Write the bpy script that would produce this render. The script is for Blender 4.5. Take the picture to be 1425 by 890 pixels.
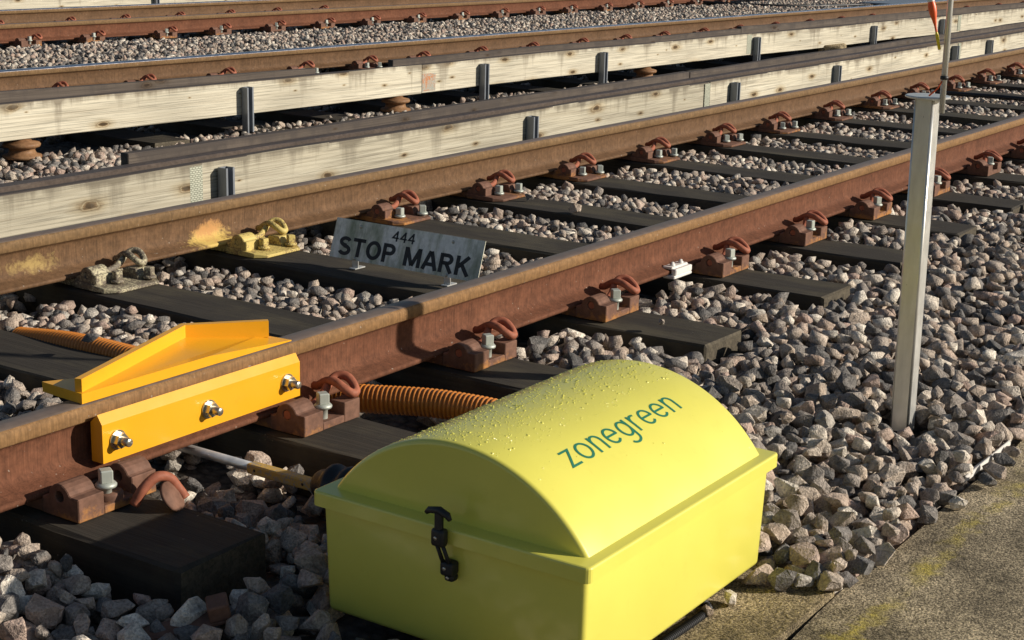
import bpy, bmesh, math, random
import numpy as np
from mathutils import Vector, Matrix, noise
from mathutils.geometry import tessellate_polygon

# ------------------------------------------------------------------ clear, camera, light
for o in list(bpy.data.objects): bpy.data.objects.remove(o)
S = bpy.context.scene
COL = S.collection
random.seed(7); RNG = np.random.default_rng(11)
R_ = math.radians

IW, IH, FPX = 1425.0, 890.0, 2208.58            # photograph size and focal length in its pixels
CC = np.array([0.0, -2.6202, 1.2224])
CR = np.array([[0.5603701, -0.8278929, 0.0240564],
               [0.1947641, 0.1599480, 0.9677208],
               [0.8050170, 0.5375965, -0.2508739]])   # right, up, forward
cam = bpy.data.cameras.new('camera'); camo = bpy.data.objects.new('camera', cam); COL.objects.link(camo)
M = Matrix.Identity(4)
for i in range(3):
    M[i][0] = CR[0][i]; M[i][1] = CR[1][i]; M[i][2] = -CR[2][i]; M[i][3] = CC[i]
camo.matrix_world = M
cam.sensor_width = 36.0; cam.lens = 36.0 * FPX / IW; cam.clip_start = 0.05; cam.clip_end = 1000
S.camera = camo

SUN_EL, SUN_AZ = R_(22.5), R_(151.0)            # azimuth clockwise from +Y
w = bpy.data.worlds.new('World'); S.world = w; w.use_nodes = True
nt = w.node_tree; bg = nt.nodes['Background']
sky = nt.nodes.new('ShaderNodeTexSky'); sky.sky_type = 'NISHITA'; sky.sun_disc = False
sky.sun_elevation = SUN_EL; sky.sun_rotation = SUN_AZ; sky.air_density = 1.0; sky.dust_density = 0.6
nt.links.new(sky.outputs[0], bg.inputs[0]); bg.inputs[1].default_value = 0.058
sun = bpy.data.lights.new('sun', 'SUN'); sun.energy = 5.0; sun.angle = R_(0.55); sun.color = (1.0, 0.91, 0.79)
suno = bpy.data.objects.new('sun', sun); COL.objects.link(suno)
sd = Vector((math.sin(SUN_AZ) * math.cos(SUN_EL), math.cos(SUN_AZ) * math.cos(SUN_EL), math.sin(SUN_EL)))
suno.rotation_euler = sd.to_track_quat('Z', 'Y').to_euler(); suno.location = (3, -6, 5)
S.render.engine = 'CYCLES'
S.view_settings.view_transform = 'Standard'; S.view_settings.look = 'None'
S.view_settings.exposure = 0.12; S.view_settings.gamma = 1.0
S.view_settings.use_curve_mapping = False

# ------------------------------------------------------------------ pixel helpers
def ray(x, y):
    return np.array([(x - IW / 2) / FPX, -(y - IH / 2) / FPX, 1.0]) @ CR
def at_z(x, y, z):
    d = ray(x, y); return Vector(CC + d * (z - CC[2]) / d[2])
def at_y(x, y, Y):
    d = ray(x, y); return Vector(CC + d * (Y - CC[1]) / d[1])
def project(P):
    q = (np.atleast_2d(P) - CC) @ CR.T
    return np.c_[IW / 2 + FPX * q[:, 0] / q[:, 2], IH / 2 - FPX * q[:, 1] / q[:, 2], q[:, 2]]
TA = R_(3.3); TU = (math.cos(TA), -math.sin(TA)); TV = (math.sin(TA), math.cos(TA))
def uv(u, v, z=0.0):                              # frame of the two farther tracks
    return Vector((u * TU[0] + v * TV[0], u * TU[1] + v * TV[1], z))
def u_at(x, y, v):                                # where a pixel's ray meets the upright plane v
    d = ray(x, y); t = (v - CC[0] * TV[0] - CC[1] * TV[1]) / (d[0] * TV[0] + d[1] * TV[1])
    P = CC + d * t; return P[0] * TU[0] + P[1] * TU[1]

# ------------------------------------------------------------------ materials
def mat(name, rough=0.7, metal=0.0, spec=0.5):
    m = bpy.data.materials.new(name); m.use_nodes = True
    b = m.node_tree.nodes['Principled BSDF']
    b.inputs['Roughness'].default_value = rough; b.inputs['Metallic'].default_value = metal
    b.inputs['Specular IOR Level'].default_value = spec
    return m, m.node_tree, b
def N(t, typ, **kw):
    n = t.nodes.new(typ)
    for k, v in kw.items():
        if k in n.inputs: n.inputs[k].default_value = v
        else: setattr(n, k, v)
    return n
def coords(t, scale=(1, 1, 1), kind='Object', rot=(0, 0, 0)):
    tc = t.nodes.new('ShaderNodeTexCoord'); mp = t.nodes.new('ShaderNodeMapping')
    mp.inputs['Scale'].default_value = scale; mp.inputs['Rotation'].default_value = rot
    t.links.new(tc.outputs[kind], mp.inputs[0]); return mp.outputs[0]
def wpos(t, scale=(1, 1, 1)):
    g = t.nodes.new('ShaderNodeNewGeometry'); mp = t.nodes.new('ShaderNodeMapping')
    mp.inputs['Scale'].default_value = scale; t.links.new(g.outputs['Position'], mp.inputs[0]); return mp.outputs[0]
def tex_noise(t, vec, scale, detail=4, rough=0.6, dist=0.0):
    n = N(t, 'ShaderNodeTexNoise', Scale=scale, Detail=detail, Roughness=rough, Distortion=dist)
    t.links.new(vec, n.inputs['Vector']); return n.outputs[0]
def ramp(t, fac, stops):
    r = t.nodes.new('ShaderNodeValToRGB'); e = r.color_ramp.elements
    while len(e) < len(stops): e.new(0.5)
    for i, (p, c) in enumerate(stops):
        e[i].position = p; e[i].color = (*c, 1) if len(c) == 3 else c
    t.links.new(fac, r.inputs[0]); return r.outputs[0]
def mixc(t, fac, a, b, mode='MIX'):
    m = t.nodes.new('ShaderNodeMix'); m.data_type = 'RGBA'; m.blend_type = mode
    for s, v in ((m.inputs[0], fac), (m.inputs[6], a), (m.inputs[7], b)):
        if hasattr(v, 'links'): t.links.new(v, s)
        elif isinstance(v, (int, float)): s.default_value = v
        else: s.default_value = (*v, 1)
    return m.outputs[2]
def math_(t, op, a, b=0.0, c=0.0, clamp=False):
    m = t.nodes.new('ShaderNodeMath'); m.operation = op; m.use_clamp = clamp
    for s, v in zip(m.inputs, (a, b, c)):
        if hasattr(v, 'links'): t.links.new(v, s)
        else: s.default_value = v
    return m.outputs[0]
def bump(t, b, h, strength=0.3, dist=0.01):
    n = N(t, 'ShaderNodeBump', Strength=strength, Distance=dist)
    t.links.new(h, n.inputs['Height']); t.links.new(n.outputs[0], b.inputs['Normal'])
def setc(t, b, out): t.links.new(out, b.inputs['Base Color'])
G3 = lambda v: (v, v, v)

def rust(name, c1, c2, c3, rough=0.75, streak=True, metal=0.0):
    m, t, b = mat(name, rough, metal, 0.22)
    p = coords(t)
    n1 = tex_noise(t, p, 6, 6, 0.65)
    base = ramp(t, n1, [(0.22, c1), (0.5, c2), (0.80, c3)])
    n2 = tex_noise(t, p, 55, 4, 0.6)
    base = mixc(t, 0.55, base, ramp(t, n2, [(0.32, G3(0.55)), (0.68, G3(1.35))]), 'MULTIPLY')
    h = n2
    if streak:
        ps = coords(t, (260, 260, 9)); ns = tex_noise(t, ps, 1.0, 2, 0.5)
        base = mixc(t, 0.5, base, ramp(t, ns, [(0.3, G3(0.62)), (0.65, G3(1.3))]), 'MULTIPLY')
        sp = tex_noise(t, coords(t), 95, 1, 0.3)
        base = mixc(t, ramp(t, sp, [(0.765, G3(0)), (0.79, G3(0.6))]), base, (0.36, 0.31, 0.25))
        h = math_(t, 'ADD', n2, ns)
    setc(t, b, base); bump(t, b, h, 0.35, 0.002)
    return m
MT = {}
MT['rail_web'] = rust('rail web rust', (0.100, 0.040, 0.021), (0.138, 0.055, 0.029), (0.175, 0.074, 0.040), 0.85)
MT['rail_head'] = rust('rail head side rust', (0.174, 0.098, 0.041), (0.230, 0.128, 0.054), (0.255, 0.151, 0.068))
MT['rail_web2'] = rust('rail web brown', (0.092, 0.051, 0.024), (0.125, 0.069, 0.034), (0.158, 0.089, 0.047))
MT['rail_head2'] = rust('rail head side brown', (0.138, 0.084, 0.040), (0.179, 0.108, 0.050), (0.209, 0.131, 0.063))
MT['plate'] = rust('baseplate rust', (0.115, 0.062, 0.043), (0.165, 0.086, 0.058), (0.215, 0.115, 0.078), 0.7, False)
MT['clip'] = rust('spring clip rust', (0.22, 0.075, 0.043), (0.32, 0.108, 0.062), (0.40, 0.145, 0.085), 0.6, False)
def add_bloom(m):
    t = m.node_tree; b = t.nodes['Principled BSDF']; old = b.inputs['Base Color'].links[0].from_socket
    sx = t.nodes.new('ShaderNodeSeparateXYZ'); t.links.new(coords(t), sx.inputs[0]); oi = t.nodes.new('ShaderNodeObjectInfo')
    n = tex_noise(t, wpos(t), 28, 5, 0.7); nb = tex_noise(t, wpos(t), 3.1, 1, 0.5)
    v = math_(t, 'ADD', math_(t, 'MULTIPLY', math_(t, 'ADD', sx.outputs[2], 0.012), -10.0), math_(t, 'MULTIPLY', math_(t, 'SUBTRACT', math_(t, 'ADD', n, nb), 1.0), 1.6))
    setc(t, b, mixc(t, ramp(t, v, [(0.12, G3(0)), (0.42, G3(0.85))]), old, (0.42, 0.19, 0.055)))
add_bloom(MT['plate'])
MT['conductor'] = rust('conductor rail steel', (0.075, 0.060, 0.052), (0.105, 0.082, 0.068), (0.14, 0.11, 0.088), 0.5, False, 0.25)

def add_overspray(m, spots):
    """old yellow paint sprayed past the plates onto the web of the rail"""
    t = m.node_tree; b = t.nodes['Principled BSDF']; old = b.inputs['Base Color'].links[0].from_socket
    sx = t.nodes.new('ShaderNodeSeparateXYZ'); t.links.new(coords(t), sx.inputs[0])
    n = tex_noise(t, coords(t), 60, 6, 0.75); nb = tex_noise(t, coords(t), 11, 3, 0.6)
    for x, w_, z, h_, amt, col in spots:
        dx = math_(t, 'DIVIDE', math_(t, 'SUBTRACT', sx.outputs[0], x), w_); dz = math_(t, 'DIVIDE', math_(t, 'SUBTRACT', sx.outputs[2], z), h_)
        d = math_(t, 'SQRT', math_(t, 'ADD', math_(t, 'MULTIPLY', dx, dx), math_(t, 'MULTIPLY', dz, dz)))
        v = math_(t, 'ADD', math_(t, 'SUBTRACT', amt, math_(t, 'MULTIPLY', d, 0.55)), math_(t, 'MULTIPLY', math_(t, 'SUBTRACT', math_(t, 'ADD', n, nb), 1.0), 1.1))
        old = mixc(t, ramp(t, v, [(0.0, G3(0)), (0.35, G3(0.8))]), old, col)
    setc(t, b, old); return m
def railtop(name, c, rough, metal):
    m, t, b = mat(name, rough, metal, 0.5)
    p = coords(t, (0.6, 26, 26)); n = tex_noise(t, p, 3, 4, 0.6)
    n2 = tex_noise(t, coords(t), 30, 4, 0.6)
    c0 = mixc(t, n, tuple(x * 0.72 for x in c), tuple(min(1, x * 1.25) for x in c))
    setc(t, b, mixc(t, 0.4, c0, ramp(t, n2, [(0.3, G3(0.6)), (0.7, G3(1.3))]), 'MULTIPLY'))
    t.links.new(ramp(t, n2, [(0.2, G3(rough * 0.8)), (0.8, G3(min(1, rough * 1.3)))]), b.inputs['Roughness'])
    return m
MT['top_dull'] = railtop('rail top dull', (0.20, 0.150, 0.118), 0.42, 0.25)
MT['top_shiny'] = railtop('rail top polished', (0.78, 0.78, 0.80), 0.25, 1.0)

def timber(name, light, dark, knot, stain, axis=0, grain=1.0, rough=0.85):
    # axis 0: grain along local x, 1: along local y
    m, t, b = mat(name, rough, 0, 0.3)
    oi = t.nodes.new('ShaderNodeObjectInfo')
    tc = t.nodes.new('ShaderNodeTexCoord'); ad = t.nodes.new('ShaderNodeVectorMath'); ad.operation = 'ADD'
    cx = t.nodes.new('ShaderNodeCombineXYZ')
    for k, f in enumerate((37.0, 11.0, 5.0)): t.links.new(math_(t, 'MULTIPLY', oi.outputs['Random'], f), cx.inputs[k])
    t.links.new(tc.outputs['Object'], ad.inputs[0]); t.links.new(cx.outputs[0], ad.inputs[1])
    def mp(s):
        q = t.nodes.new('ShaderNodeMapping'); q.inputs['Scale'].default_value = s
        t.links.new(ad.outputs[0], q.inputs[0]); return q.outputs[0]
    A = lambda l, c: (l, c, c) if axis == 0 else (c, l, c)
    g = tex_noise(t, mp(A(0.55, 34)), 2.0, 6, 0.6, 0.9)
    g2 = tex_noise(t, mp(A(1.4, 95)), 2.0, 4, 0.6, 0.25)
    big = tex_noise(t, mp(A(0.8, 3.0)), 1.6, 3, 0.5)
    base = mixc(t, ramp(t, g, [(0.30, G3(0)), (0.66, G3(1))]), dark, light)
    base = mixc(t, min(1.0, 0.6 * grain), base, ramp(t, g2, [(0.36, G3(0.58)), (0.50, G3(1.02)), (0.66, G3(1.12))]), 'MULTIPLY')
    base = mixc(t, 0.6 * grain, base, ramp(t, big, [(0.3, G3(0.80)), (0.62, G3(1.08))]), 'MULTIPLY')
    if knot:
        sx = t.nodes.new('ShaderNodeSeparateXYZ'); t.links.new(ad.outputs[0], sx.inputs[0])
        kx = t.nodes.new('ShaderNodeCombineXYZ')
        t.links.new(math_(t, 'MULTIPLY', sx.outputs[0], 2.3), kx.inputs[0]); t.links.new(math_(t, 'MULTIPLY', sx.outputs[2], 6.5), kx.inputs[1])
        vr = N(t, 'ShaderNodeTexVoronoi', Scale=1.0); vr.voronoi_dimensions = '2D'; vr.feature = 'F1'; t.links.new(kx.outputs[0], vr.inputs['Vector'])
        sz = math_(t, 'MULTIPLY', ramp(t, vr.outputs['Color'], [(0.0, G3(0.55)), (0.45, G3(1.1)), (0.60, G3(2.2)), (1.0, G3(7.0))]), 1.0)
        wob = tex_noise(t, mp((20, 20, 40)), 1.0, 3, 0.6)
        d = math_(t, 'ADD', math_(t, 'MULTIPLY', vr.outputs['Distance'], sz), math_(t, 'MULTIPLY', math_(t, 'SUBTRACT', wob, 0.5), 0.10))
        kc = ramp(t, d, [(0.035, knot), (0.060, tuple(x * 2.6 for x in knot)), (0.072, (0.85, 0.78, 0.66)), (0.085, (0.52, 0.43, 0.33)), (0.12, (0.86, 0.81, 0.73)), (0.22, (1, 1, 1))])
        base = mixc(t, 1.0, base, kc, 'MULTIPLY')
    if stain:
        s1 = tex_noise(t, mp((5.0, 1, 0.5)), 1.6, 5, 0.65)
        gz = t.nodes.new('ShaderNodeSeparateXYZ'); t.links.new(tc.outputs['Generated'], gz.inputs[0])
        topw = ramp(t, gz.outputs[2], [(0.35, G3(0.0)), (0.80, G3(0.10)), (0.97, G3(0.30))]) if axis == 0 else math_(t, 'MULTIPLY', tex_noise(t, mp((14, 9, 14)), 1.0, 5, 0.7), 0.28)
        sm = ramp(t, math_(t, 'ADD', s1, topw), [(0.60, G3(0)), (0.80, G3(0.8))])
        base = mixc(t, sm, base, stain)
    setc(t, b, base); bump(t, b, math_(t, 'ADD', g, g2), 0.4, 0.004)
    return m
MT['board'] = timber('guard board timber', (0.62, 0.58, 0.46), (0.46, 0.415, 0.315), (0.14, 0.10, 0.06), (0.17, 0.14, 0.10), grain=1.5)
MT['board_n'] = timber('guard board timber grey', (0.51, 0.475, 0.37), (0.33, 0.295, 0.22), (0.17, 0.125, 0.085), (0.15, 0.13, 0.095), grain=1.5)
MT['board_old'] = timber('grimy timber', (0.120, 0.098, 0.080), (0.075, 0.061, 0.051), (0.3, 0.24, 0.18), (0.06, 0.05, 0.045))
MT['sleeper'] = timber('creosoted timber', (0.050, 0.043, 0.033), (0.032, 0.027, 0.021), None, (0.085, 0.072, 0.046), axis=1, grain=0.6)
MT['sleeper_end'] = timber('weathered sleeper end', (0.12, 0.10, 0.068), (0.05, 0.042, 0.03), None, None, axis=1)

def stone_mat():
    m, t, b = mat('ballast stone', 0.88, 0, 0.25)
    at = t.nodes.new('ShaderNodeAttribute'); at.attribute_name = 'rnd'
    oi = t.nodes.new('ShaderNodeObjectInfo')
    r = math_(t, 'FRACT', math_(t, 'ADD', at.outputs['Fac'], oi.outputs['Random']))
    base = ramp(t, r, [(0.0, (0.13, 0.125, 0.12)), (0.18, (0.24, 0.22, 0.20)), (0.34, (0.38, 0.325, 0.275)), (0.50, (0.54, 0.44, 0.345)),
                       (0.63, (0.47, 0.345, 0.28)), (0.77, (0.58, 0.50, 0.41)), (0.92, (0.80, 0.725, 0.61)), (1.0, (0.16, 0.155, 0.15))])
    p = wpos(t)
    n1 = tex_noise(t, p, 38, 5, 0.65); n2 = tex_noise(t, p, 190, 3, 0.6); n3 = tex_noise(t, p, 15, 2, 0.5)
    base = mixc(t, 0.85, base, ramp(t, n1, [(0.30, G3(0.45)), (0.5, G3(0.95)), (0.70, G3(1.30))]), 'MULTIPLY')
    base = mixc(t, 0.65, base, ramp(t, n2, [(0.35, G3(0.5)), (0.65, G3(1.35))]), 'MULTIPLY')
    base = mixc(t, ramp(t, n3, [(0.58, G3(0)), (0.72, G3(0.35))]), base, (0.24, 0.15, 0.09))
    setc(t, b, base); bump(t, b, math_(t, 'ADD', n1, math_(t, 'MULTIPLY', n2, 0.6)), 1.0, 0.009)
    return m
MT['stone'] = stone_mat()

def gravel_bed():
    m, t, b = mat('ballast bed fines', 0.95, 0, 0.2)
    p = wpos(t); v = N(t, 'ShaderNodeTexVoronoi', Scale=34.0); t.links.new(p, v.inputs['Vector'])
    n = tex_noise(t, p, 20, 5, 0.6)
    c = ramp(t, v.outputs['Distance'], [(0.0, (0.20, 0.17, 0.14)), (0.6, (0.10, 0.085, 0.07)), (1.0, (0.04, 0.034, 0.03))])
    setc(t, b, mixc(t, 0.6, c, ramp(t, n, [(0.3, G3(0.5)), (0.7, G3(1.3))]), 'MULTIPLY'))
    bump(t, b, math_(t, 'SUBTRACT', n, v.outputs['Distance']), 0.9, 0.02); return m
MT['bed'] = gravel_bed()

def concrete(name, tan, yellow):
    m, t, b = mat(name, 0.93, 0, 0.25)
    p = wpos(t)
    n1 = tex_noise(t, p, 3.2, 8, 0.72); n2 = tex_noise(t, p, 48, 7, 0.75); n3 = tex_noise(t, p, 210, 3, 0.6)
    a = (0.42, 0.335, 0.20) if tan else (0.43, 0.355, 0.235)
    c = ramp(t, n1, [(0.32, tuple(x * 0.35 for x in a)), (0.5, a), (0.70, tuple(x * 1.7 for x in a))])
    c = mixc(t, 0.8, c, ramp(t, n2, [(0.3, G3(0.45)), (0.52, G3(1.0)), (0.72, G3(1.45))]), 'MULTIPLY')
    c = mixc(t, 0.9, c, ramp(t, n3, [(0.38, G3(0.3)), (0.5, G3(0.95)), (0.62, G3(1.8))]), 'MULTIPLY')
    vo = N(t, 'ShaderNodeTexVoronoi', Scale=2.2); vo.feature = 'DISTANCE_TO_EDGE'
    wd = t.nodes.new('ShaderNodeVectorMath'); wd.operation = 'ADD'
    nz = N(t, 'ShaderNodeTexNoise', Scale=5.0, Detail=4.0); t.links.new(p, nz.inputs['Vector'])
    t.links.new(p, wd.inputs[0]); t.links.new(nz.outputs['Color'], wd.inputs[1]); t.links.new(wd.outputs[0], vo.inputs['Vector'])
    if yellow:        # worn line of paint along the edge of the path
        sx = t.nodes.new('ShaderNodeSeparateXYZ'); t.links.new(p, sx.inputs[0])
        yy = math_(t, 'ADD', sx.outputs[1], math_(t, 'MULTIPLY', math_(t, 'SUBTRACT', n1, 0.5), 0.10))
        dd = math_(t, 'ABSOLUTE', math_(t, 'ADD', yy, 1.605))
        band = math_(t, 'SUBTRACT', 1.0, math_(t, 'DIVIDE', dd, 0.085), clamp=True)
        n4 = tex_noise(t, p, 11, 6, 0.72)
        f = ramp(t, math_(t, 'ADD', math_(t, 'MULTIPLY', band, 0.30), math_(t, 'MULTIPLY', n4, 0.8)), [(0.58, G3(0)), (0.64, G3(0.5)), (0.72, G3(1.0))])
        f = math_(t, 'MULTIPLY', f, math_(t, 'GREATER_THAN', band, 0.01))
        f = math_(t, 'MULTIPLY', f, ramp(t, tex_noise(t, p, 4.3, 5, 0.7), [(0.44, G3(0.08)), (0.60, G3(1))]))
        f = math_(t, 'MULTIPLY', f, ramp(t, n3, [(0.35, G3(0.25)), (0.6, G3(1))]))
        c = mixc(t, math_(t, 'MULTIPLY', f, 0.95), c, (0.70, 0.57, 0.10))
    setc(t, b, c); bump(t, b, math_(t, 'ADD', n2, math_(t, 'MULTIPLY', n3, 0.6)), 1.0, 0.022); return m
MT['concrete'] = concrete('path concrete', False, True)
MT['concrete_tan'] = concrete('pad concrete', True, False)

def painted(name, c, rough, coat=0.0, var=0.08, dirt=None):
    m, t, b = mat(name, rough, 0, 0.5)
    b.inputs['Coat Weight'].default_value = coat; b.inputs['Coat Roughness'].default_value = 0.12
    p = coords(t); n = tex_noise(t, p, 7, 5, 0.6); n2 = tex_noise(t, p, 40, 4, 0.6)
    col = mixc(t, n, tuple(x * (1 - var) for x in c), tuple(min(1, x * (1 + var)) for x in c))
    if dirt: col = mixc(t, ramp(t, n2, [(0.60, G3(0)), (0.72, G3(dirt[1]))]), col, dirt[0])
    setc(t, b, col); t.links.new(ramp(t, n, [(0.2, G3(rough * 0.8)), (0.8, G3(rough * 1.3))]), b.inputs['Roughness'])
    bump(t, b, n2, 0.04, 0.002); return m
MT['box'] = painted('lemon yellow moulding', (0.74, 0.69, 0.115), 0.36, 0.55, 0.05, ((0.60, 0.56, 0.08), 0.16))
MT['drop'] = painted('water bead on yellow', (0.76, 0.72, 0.12), 0.07, 1.0, 0.02)
MT['yellow'] = painted('amber yellow paint', (0.80, 0.385, 0.014), 0.33, 0.25, 0.05, ((0.55, 0.27, 0.02), 0.18))
def add_chips(m, col, sc, thr):
    t = m.node_tree; b = t.nodes['Principled BSDF']; old = b.inputs['Base Color'].links[0].from_socket
    n = tex_noise(t, coords(t), sc, 5, 0.75); nb = tex_noise(t, coords(t), sc * 0.13, 2, 0.5)
    v = math_(t, 'ADD', n, math_(t, 'MULTIPLY', math_(t, 'SUBTRACT', nb, 0.5), 0.7))
    f = ramp(t, v, [(thr, G3(0)), (thr + 0.02, G3(1))]); setc(t, b, mixc(t, f, old, col))
add_chips(MT['yellow'], (0.30, 0.17, 0.06), 90, 0.80)
add_chips(MT['sleeper'], (0.24, 0.21, 0.16), 75, 0.78)
MT['black'] = painted('black rubber', (0.012, 0.012, 0.013), 0.5)
MT['green'] = painted('green print', (0.018, 0.17, 0.10), 0.45)
MT['white'] = painted('white plastic', (0.72, 0.70, 0.66), 0.5, 0, 0.1, ((0.4, 0.36, 0.3), 0.4))
MT['orange_pipe'] = painted('orange conduit plastic', (0.50, 0.17, 0.020), 0.42, 0.1, 0.08, ((0.35, 0.15, 0.04), 0.3))
MT['orange'] = painted('orange float paint', (0.85, 0.12, 0.02), 0.4)
MT['floatyellow'] = painted('yellow float paint', (0.80, 0.62, 0.02), 0.4)
MT['slate'] = painted('blue grey sheet', (0.16, 0.19, 0.23), 0.4, 0, 0.3)
MT['ceramic'] = rust('insulator brown', (0.15, 0.075, 0.035), (0.22, 0.115, 0.055), (0.30, 0.18, 0.09), 0.55, False)

def metal_galv(name, c, rough, metal=0.9):
    m, t, b = mat(name, rough, metal, 0.5)
    p = coords(t); n = tex_noise(t, p, 22, 5, 0.65); n2 = tex_noise(t, coords(t, (9, 9, 1.5)), 5, 4, 0.6)
    col = mixc(t, n, tuple(x * 0.78 for x in c), c)
    setc(t, b, mixc(t, 0.5, col, ramp(t, n2, [(0.3, G3(0.72)), (0.7, G3(1.12))]), 'MULTIPLY'))
    t.links.new(ramp(t, n, [(0.2, G3(rough * 0.7)), (0.8, G3(min(1, rough * 1.3)))]), b.inputs['Roughness'])
    bump(t, b, n, 0.08, 0.002); return m
MT['galv'] = metal_galv('galvanised steel', (0.80, 0.80, 0.76), 0.34, 0.55)
MT['bolt'] = metal_galv('zinc screw', (0.50, 0.53, 0.47), 0.5, 0.3)
MT['nut'] = metal_galv('plated nut', (0.62, 0.58, 0.48), 0.3, 0.85)
MT['chrome'] = metal_galv('bright steel rod', (0.80, 0.79, 0.77), 0.36, 0.7)
MT['bracket'] = metal_galv('bracket steel', (0.24, 0.265, 0.30), 0.45, 0.3)

def flaked(name, under, over, amount):
    m, t, b = mat(name, 0.6, 0, 0.4)
    p = coords(t); n = tex_noise(t, p, 120, 6, 0.75); n2 = tex_noise(t, p, 16, 4, 0.6)
    u = mixc(t, n2, tuple(x * 0.6 for x in under), under)
    f = ramp(t, math_(t, 'ADD', n, math_(t, 'MULTIPLY', math_(t, 'SUBTRACT', n2, 0.5), 0.5)), [(amount - 0.03, G3(0)), (amount + 0.07, G3(1))])
    setc(t, b, mixc(t, f, u, over)); bump(t, b, math_(t, 'ADD', f, n), 0.3, 0.002); return m
MT['yellow_plate'] = flaked('yellow painted plate', (0.30, 0.19, 0.09), (0.60, 0.47, 0.15), 0.42)
MT['flaky_plate'] = flaked('flaking yellow plate', (0.19, 0.155, 0.115), (0.50, 0.45, 0.29), 0.52)
MT['flaky_web'] = flaked('flaking yellow paint', (0.16, 0.085, 0.042), (0.55, 0.34, 0.10), 0.56)
MT['clevis'] = flaked('worn yellow clevis', (0.36, 0.34, 0.30), (0.50, 0.33, 0.085), 0.44)
MT['rusty_stain'] = flaked('rust stained nail plate', (0.45, 0.45, 0.38), (0.48, 0.17, 0.05), 0.52)

def sign_mat():
    m, t, b = mat('algae stained sign', 0.6, 0, 0.3)
    p = coords(t); n = tex_noise(t, coords(t, (5, 9, 2.2)), 1.8, 6, 0.65); n2 = tex_noise(t, p, 60, 4, 0.6)
    c = ramp(t, n, [(0.33, (0.24, 0.28, 0.18)), (0.47, (0.54, 0.54, 0.42)), (0.60, (0.88, 0.86, 0.78))])
    setc(t, b, mixc(t, 0.5, c, ramp(t, n2, [(0.3, G3(0.7)), (0.7, G3(1.2))]), 'MULTIPLY')); return m
MT['sign'] = sign_mat()
def nail_mat():
    m, t, b = mat('nail plate steel', 0.5, 0.2, 0.5)
    br = N(t, 'ShaderNodeTexBrick', Scale=1.0); br.inputs['Mortar Size'].default_value = 0.12
    br.inputs['Brick Width'].default_value = 1.6; br.inputs['Row Height'].default_value = 1.0
    br.inputs['Color1'].default_value = (0.52, 0.54, 0.43, 1); br.inputs['Color2'].default_value = (0.46, 0.48, 0.38, 1); br.inputs['Mortar'].default_value = (0.09, 0.09, 0.07, 1)
    tc = t.nodes.new('ShaderNodeTexCoord'); sx = t.nodes.new('ShaderNodeSeparateXYZ'); cx = t.nodes.new('ShaderNodeCombineXYZ')
    t.links.new(tc.outputs['Object'], sx.inputs[0])
    t.links.new(math_(t, 'MULTIPLY', sx.outputs[0], 95.0), cx.inputs[0]); t.links.new(math_(t, 'MULTIPLY', sx.outputs[2], 130.0), cx.inputs[1])
    t.links.new(cx.outputs[0], br.inputs['Vector']); setc(t, b, br.outputs['Color']); return m
MT['nail'] = nail_mat()

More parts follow.
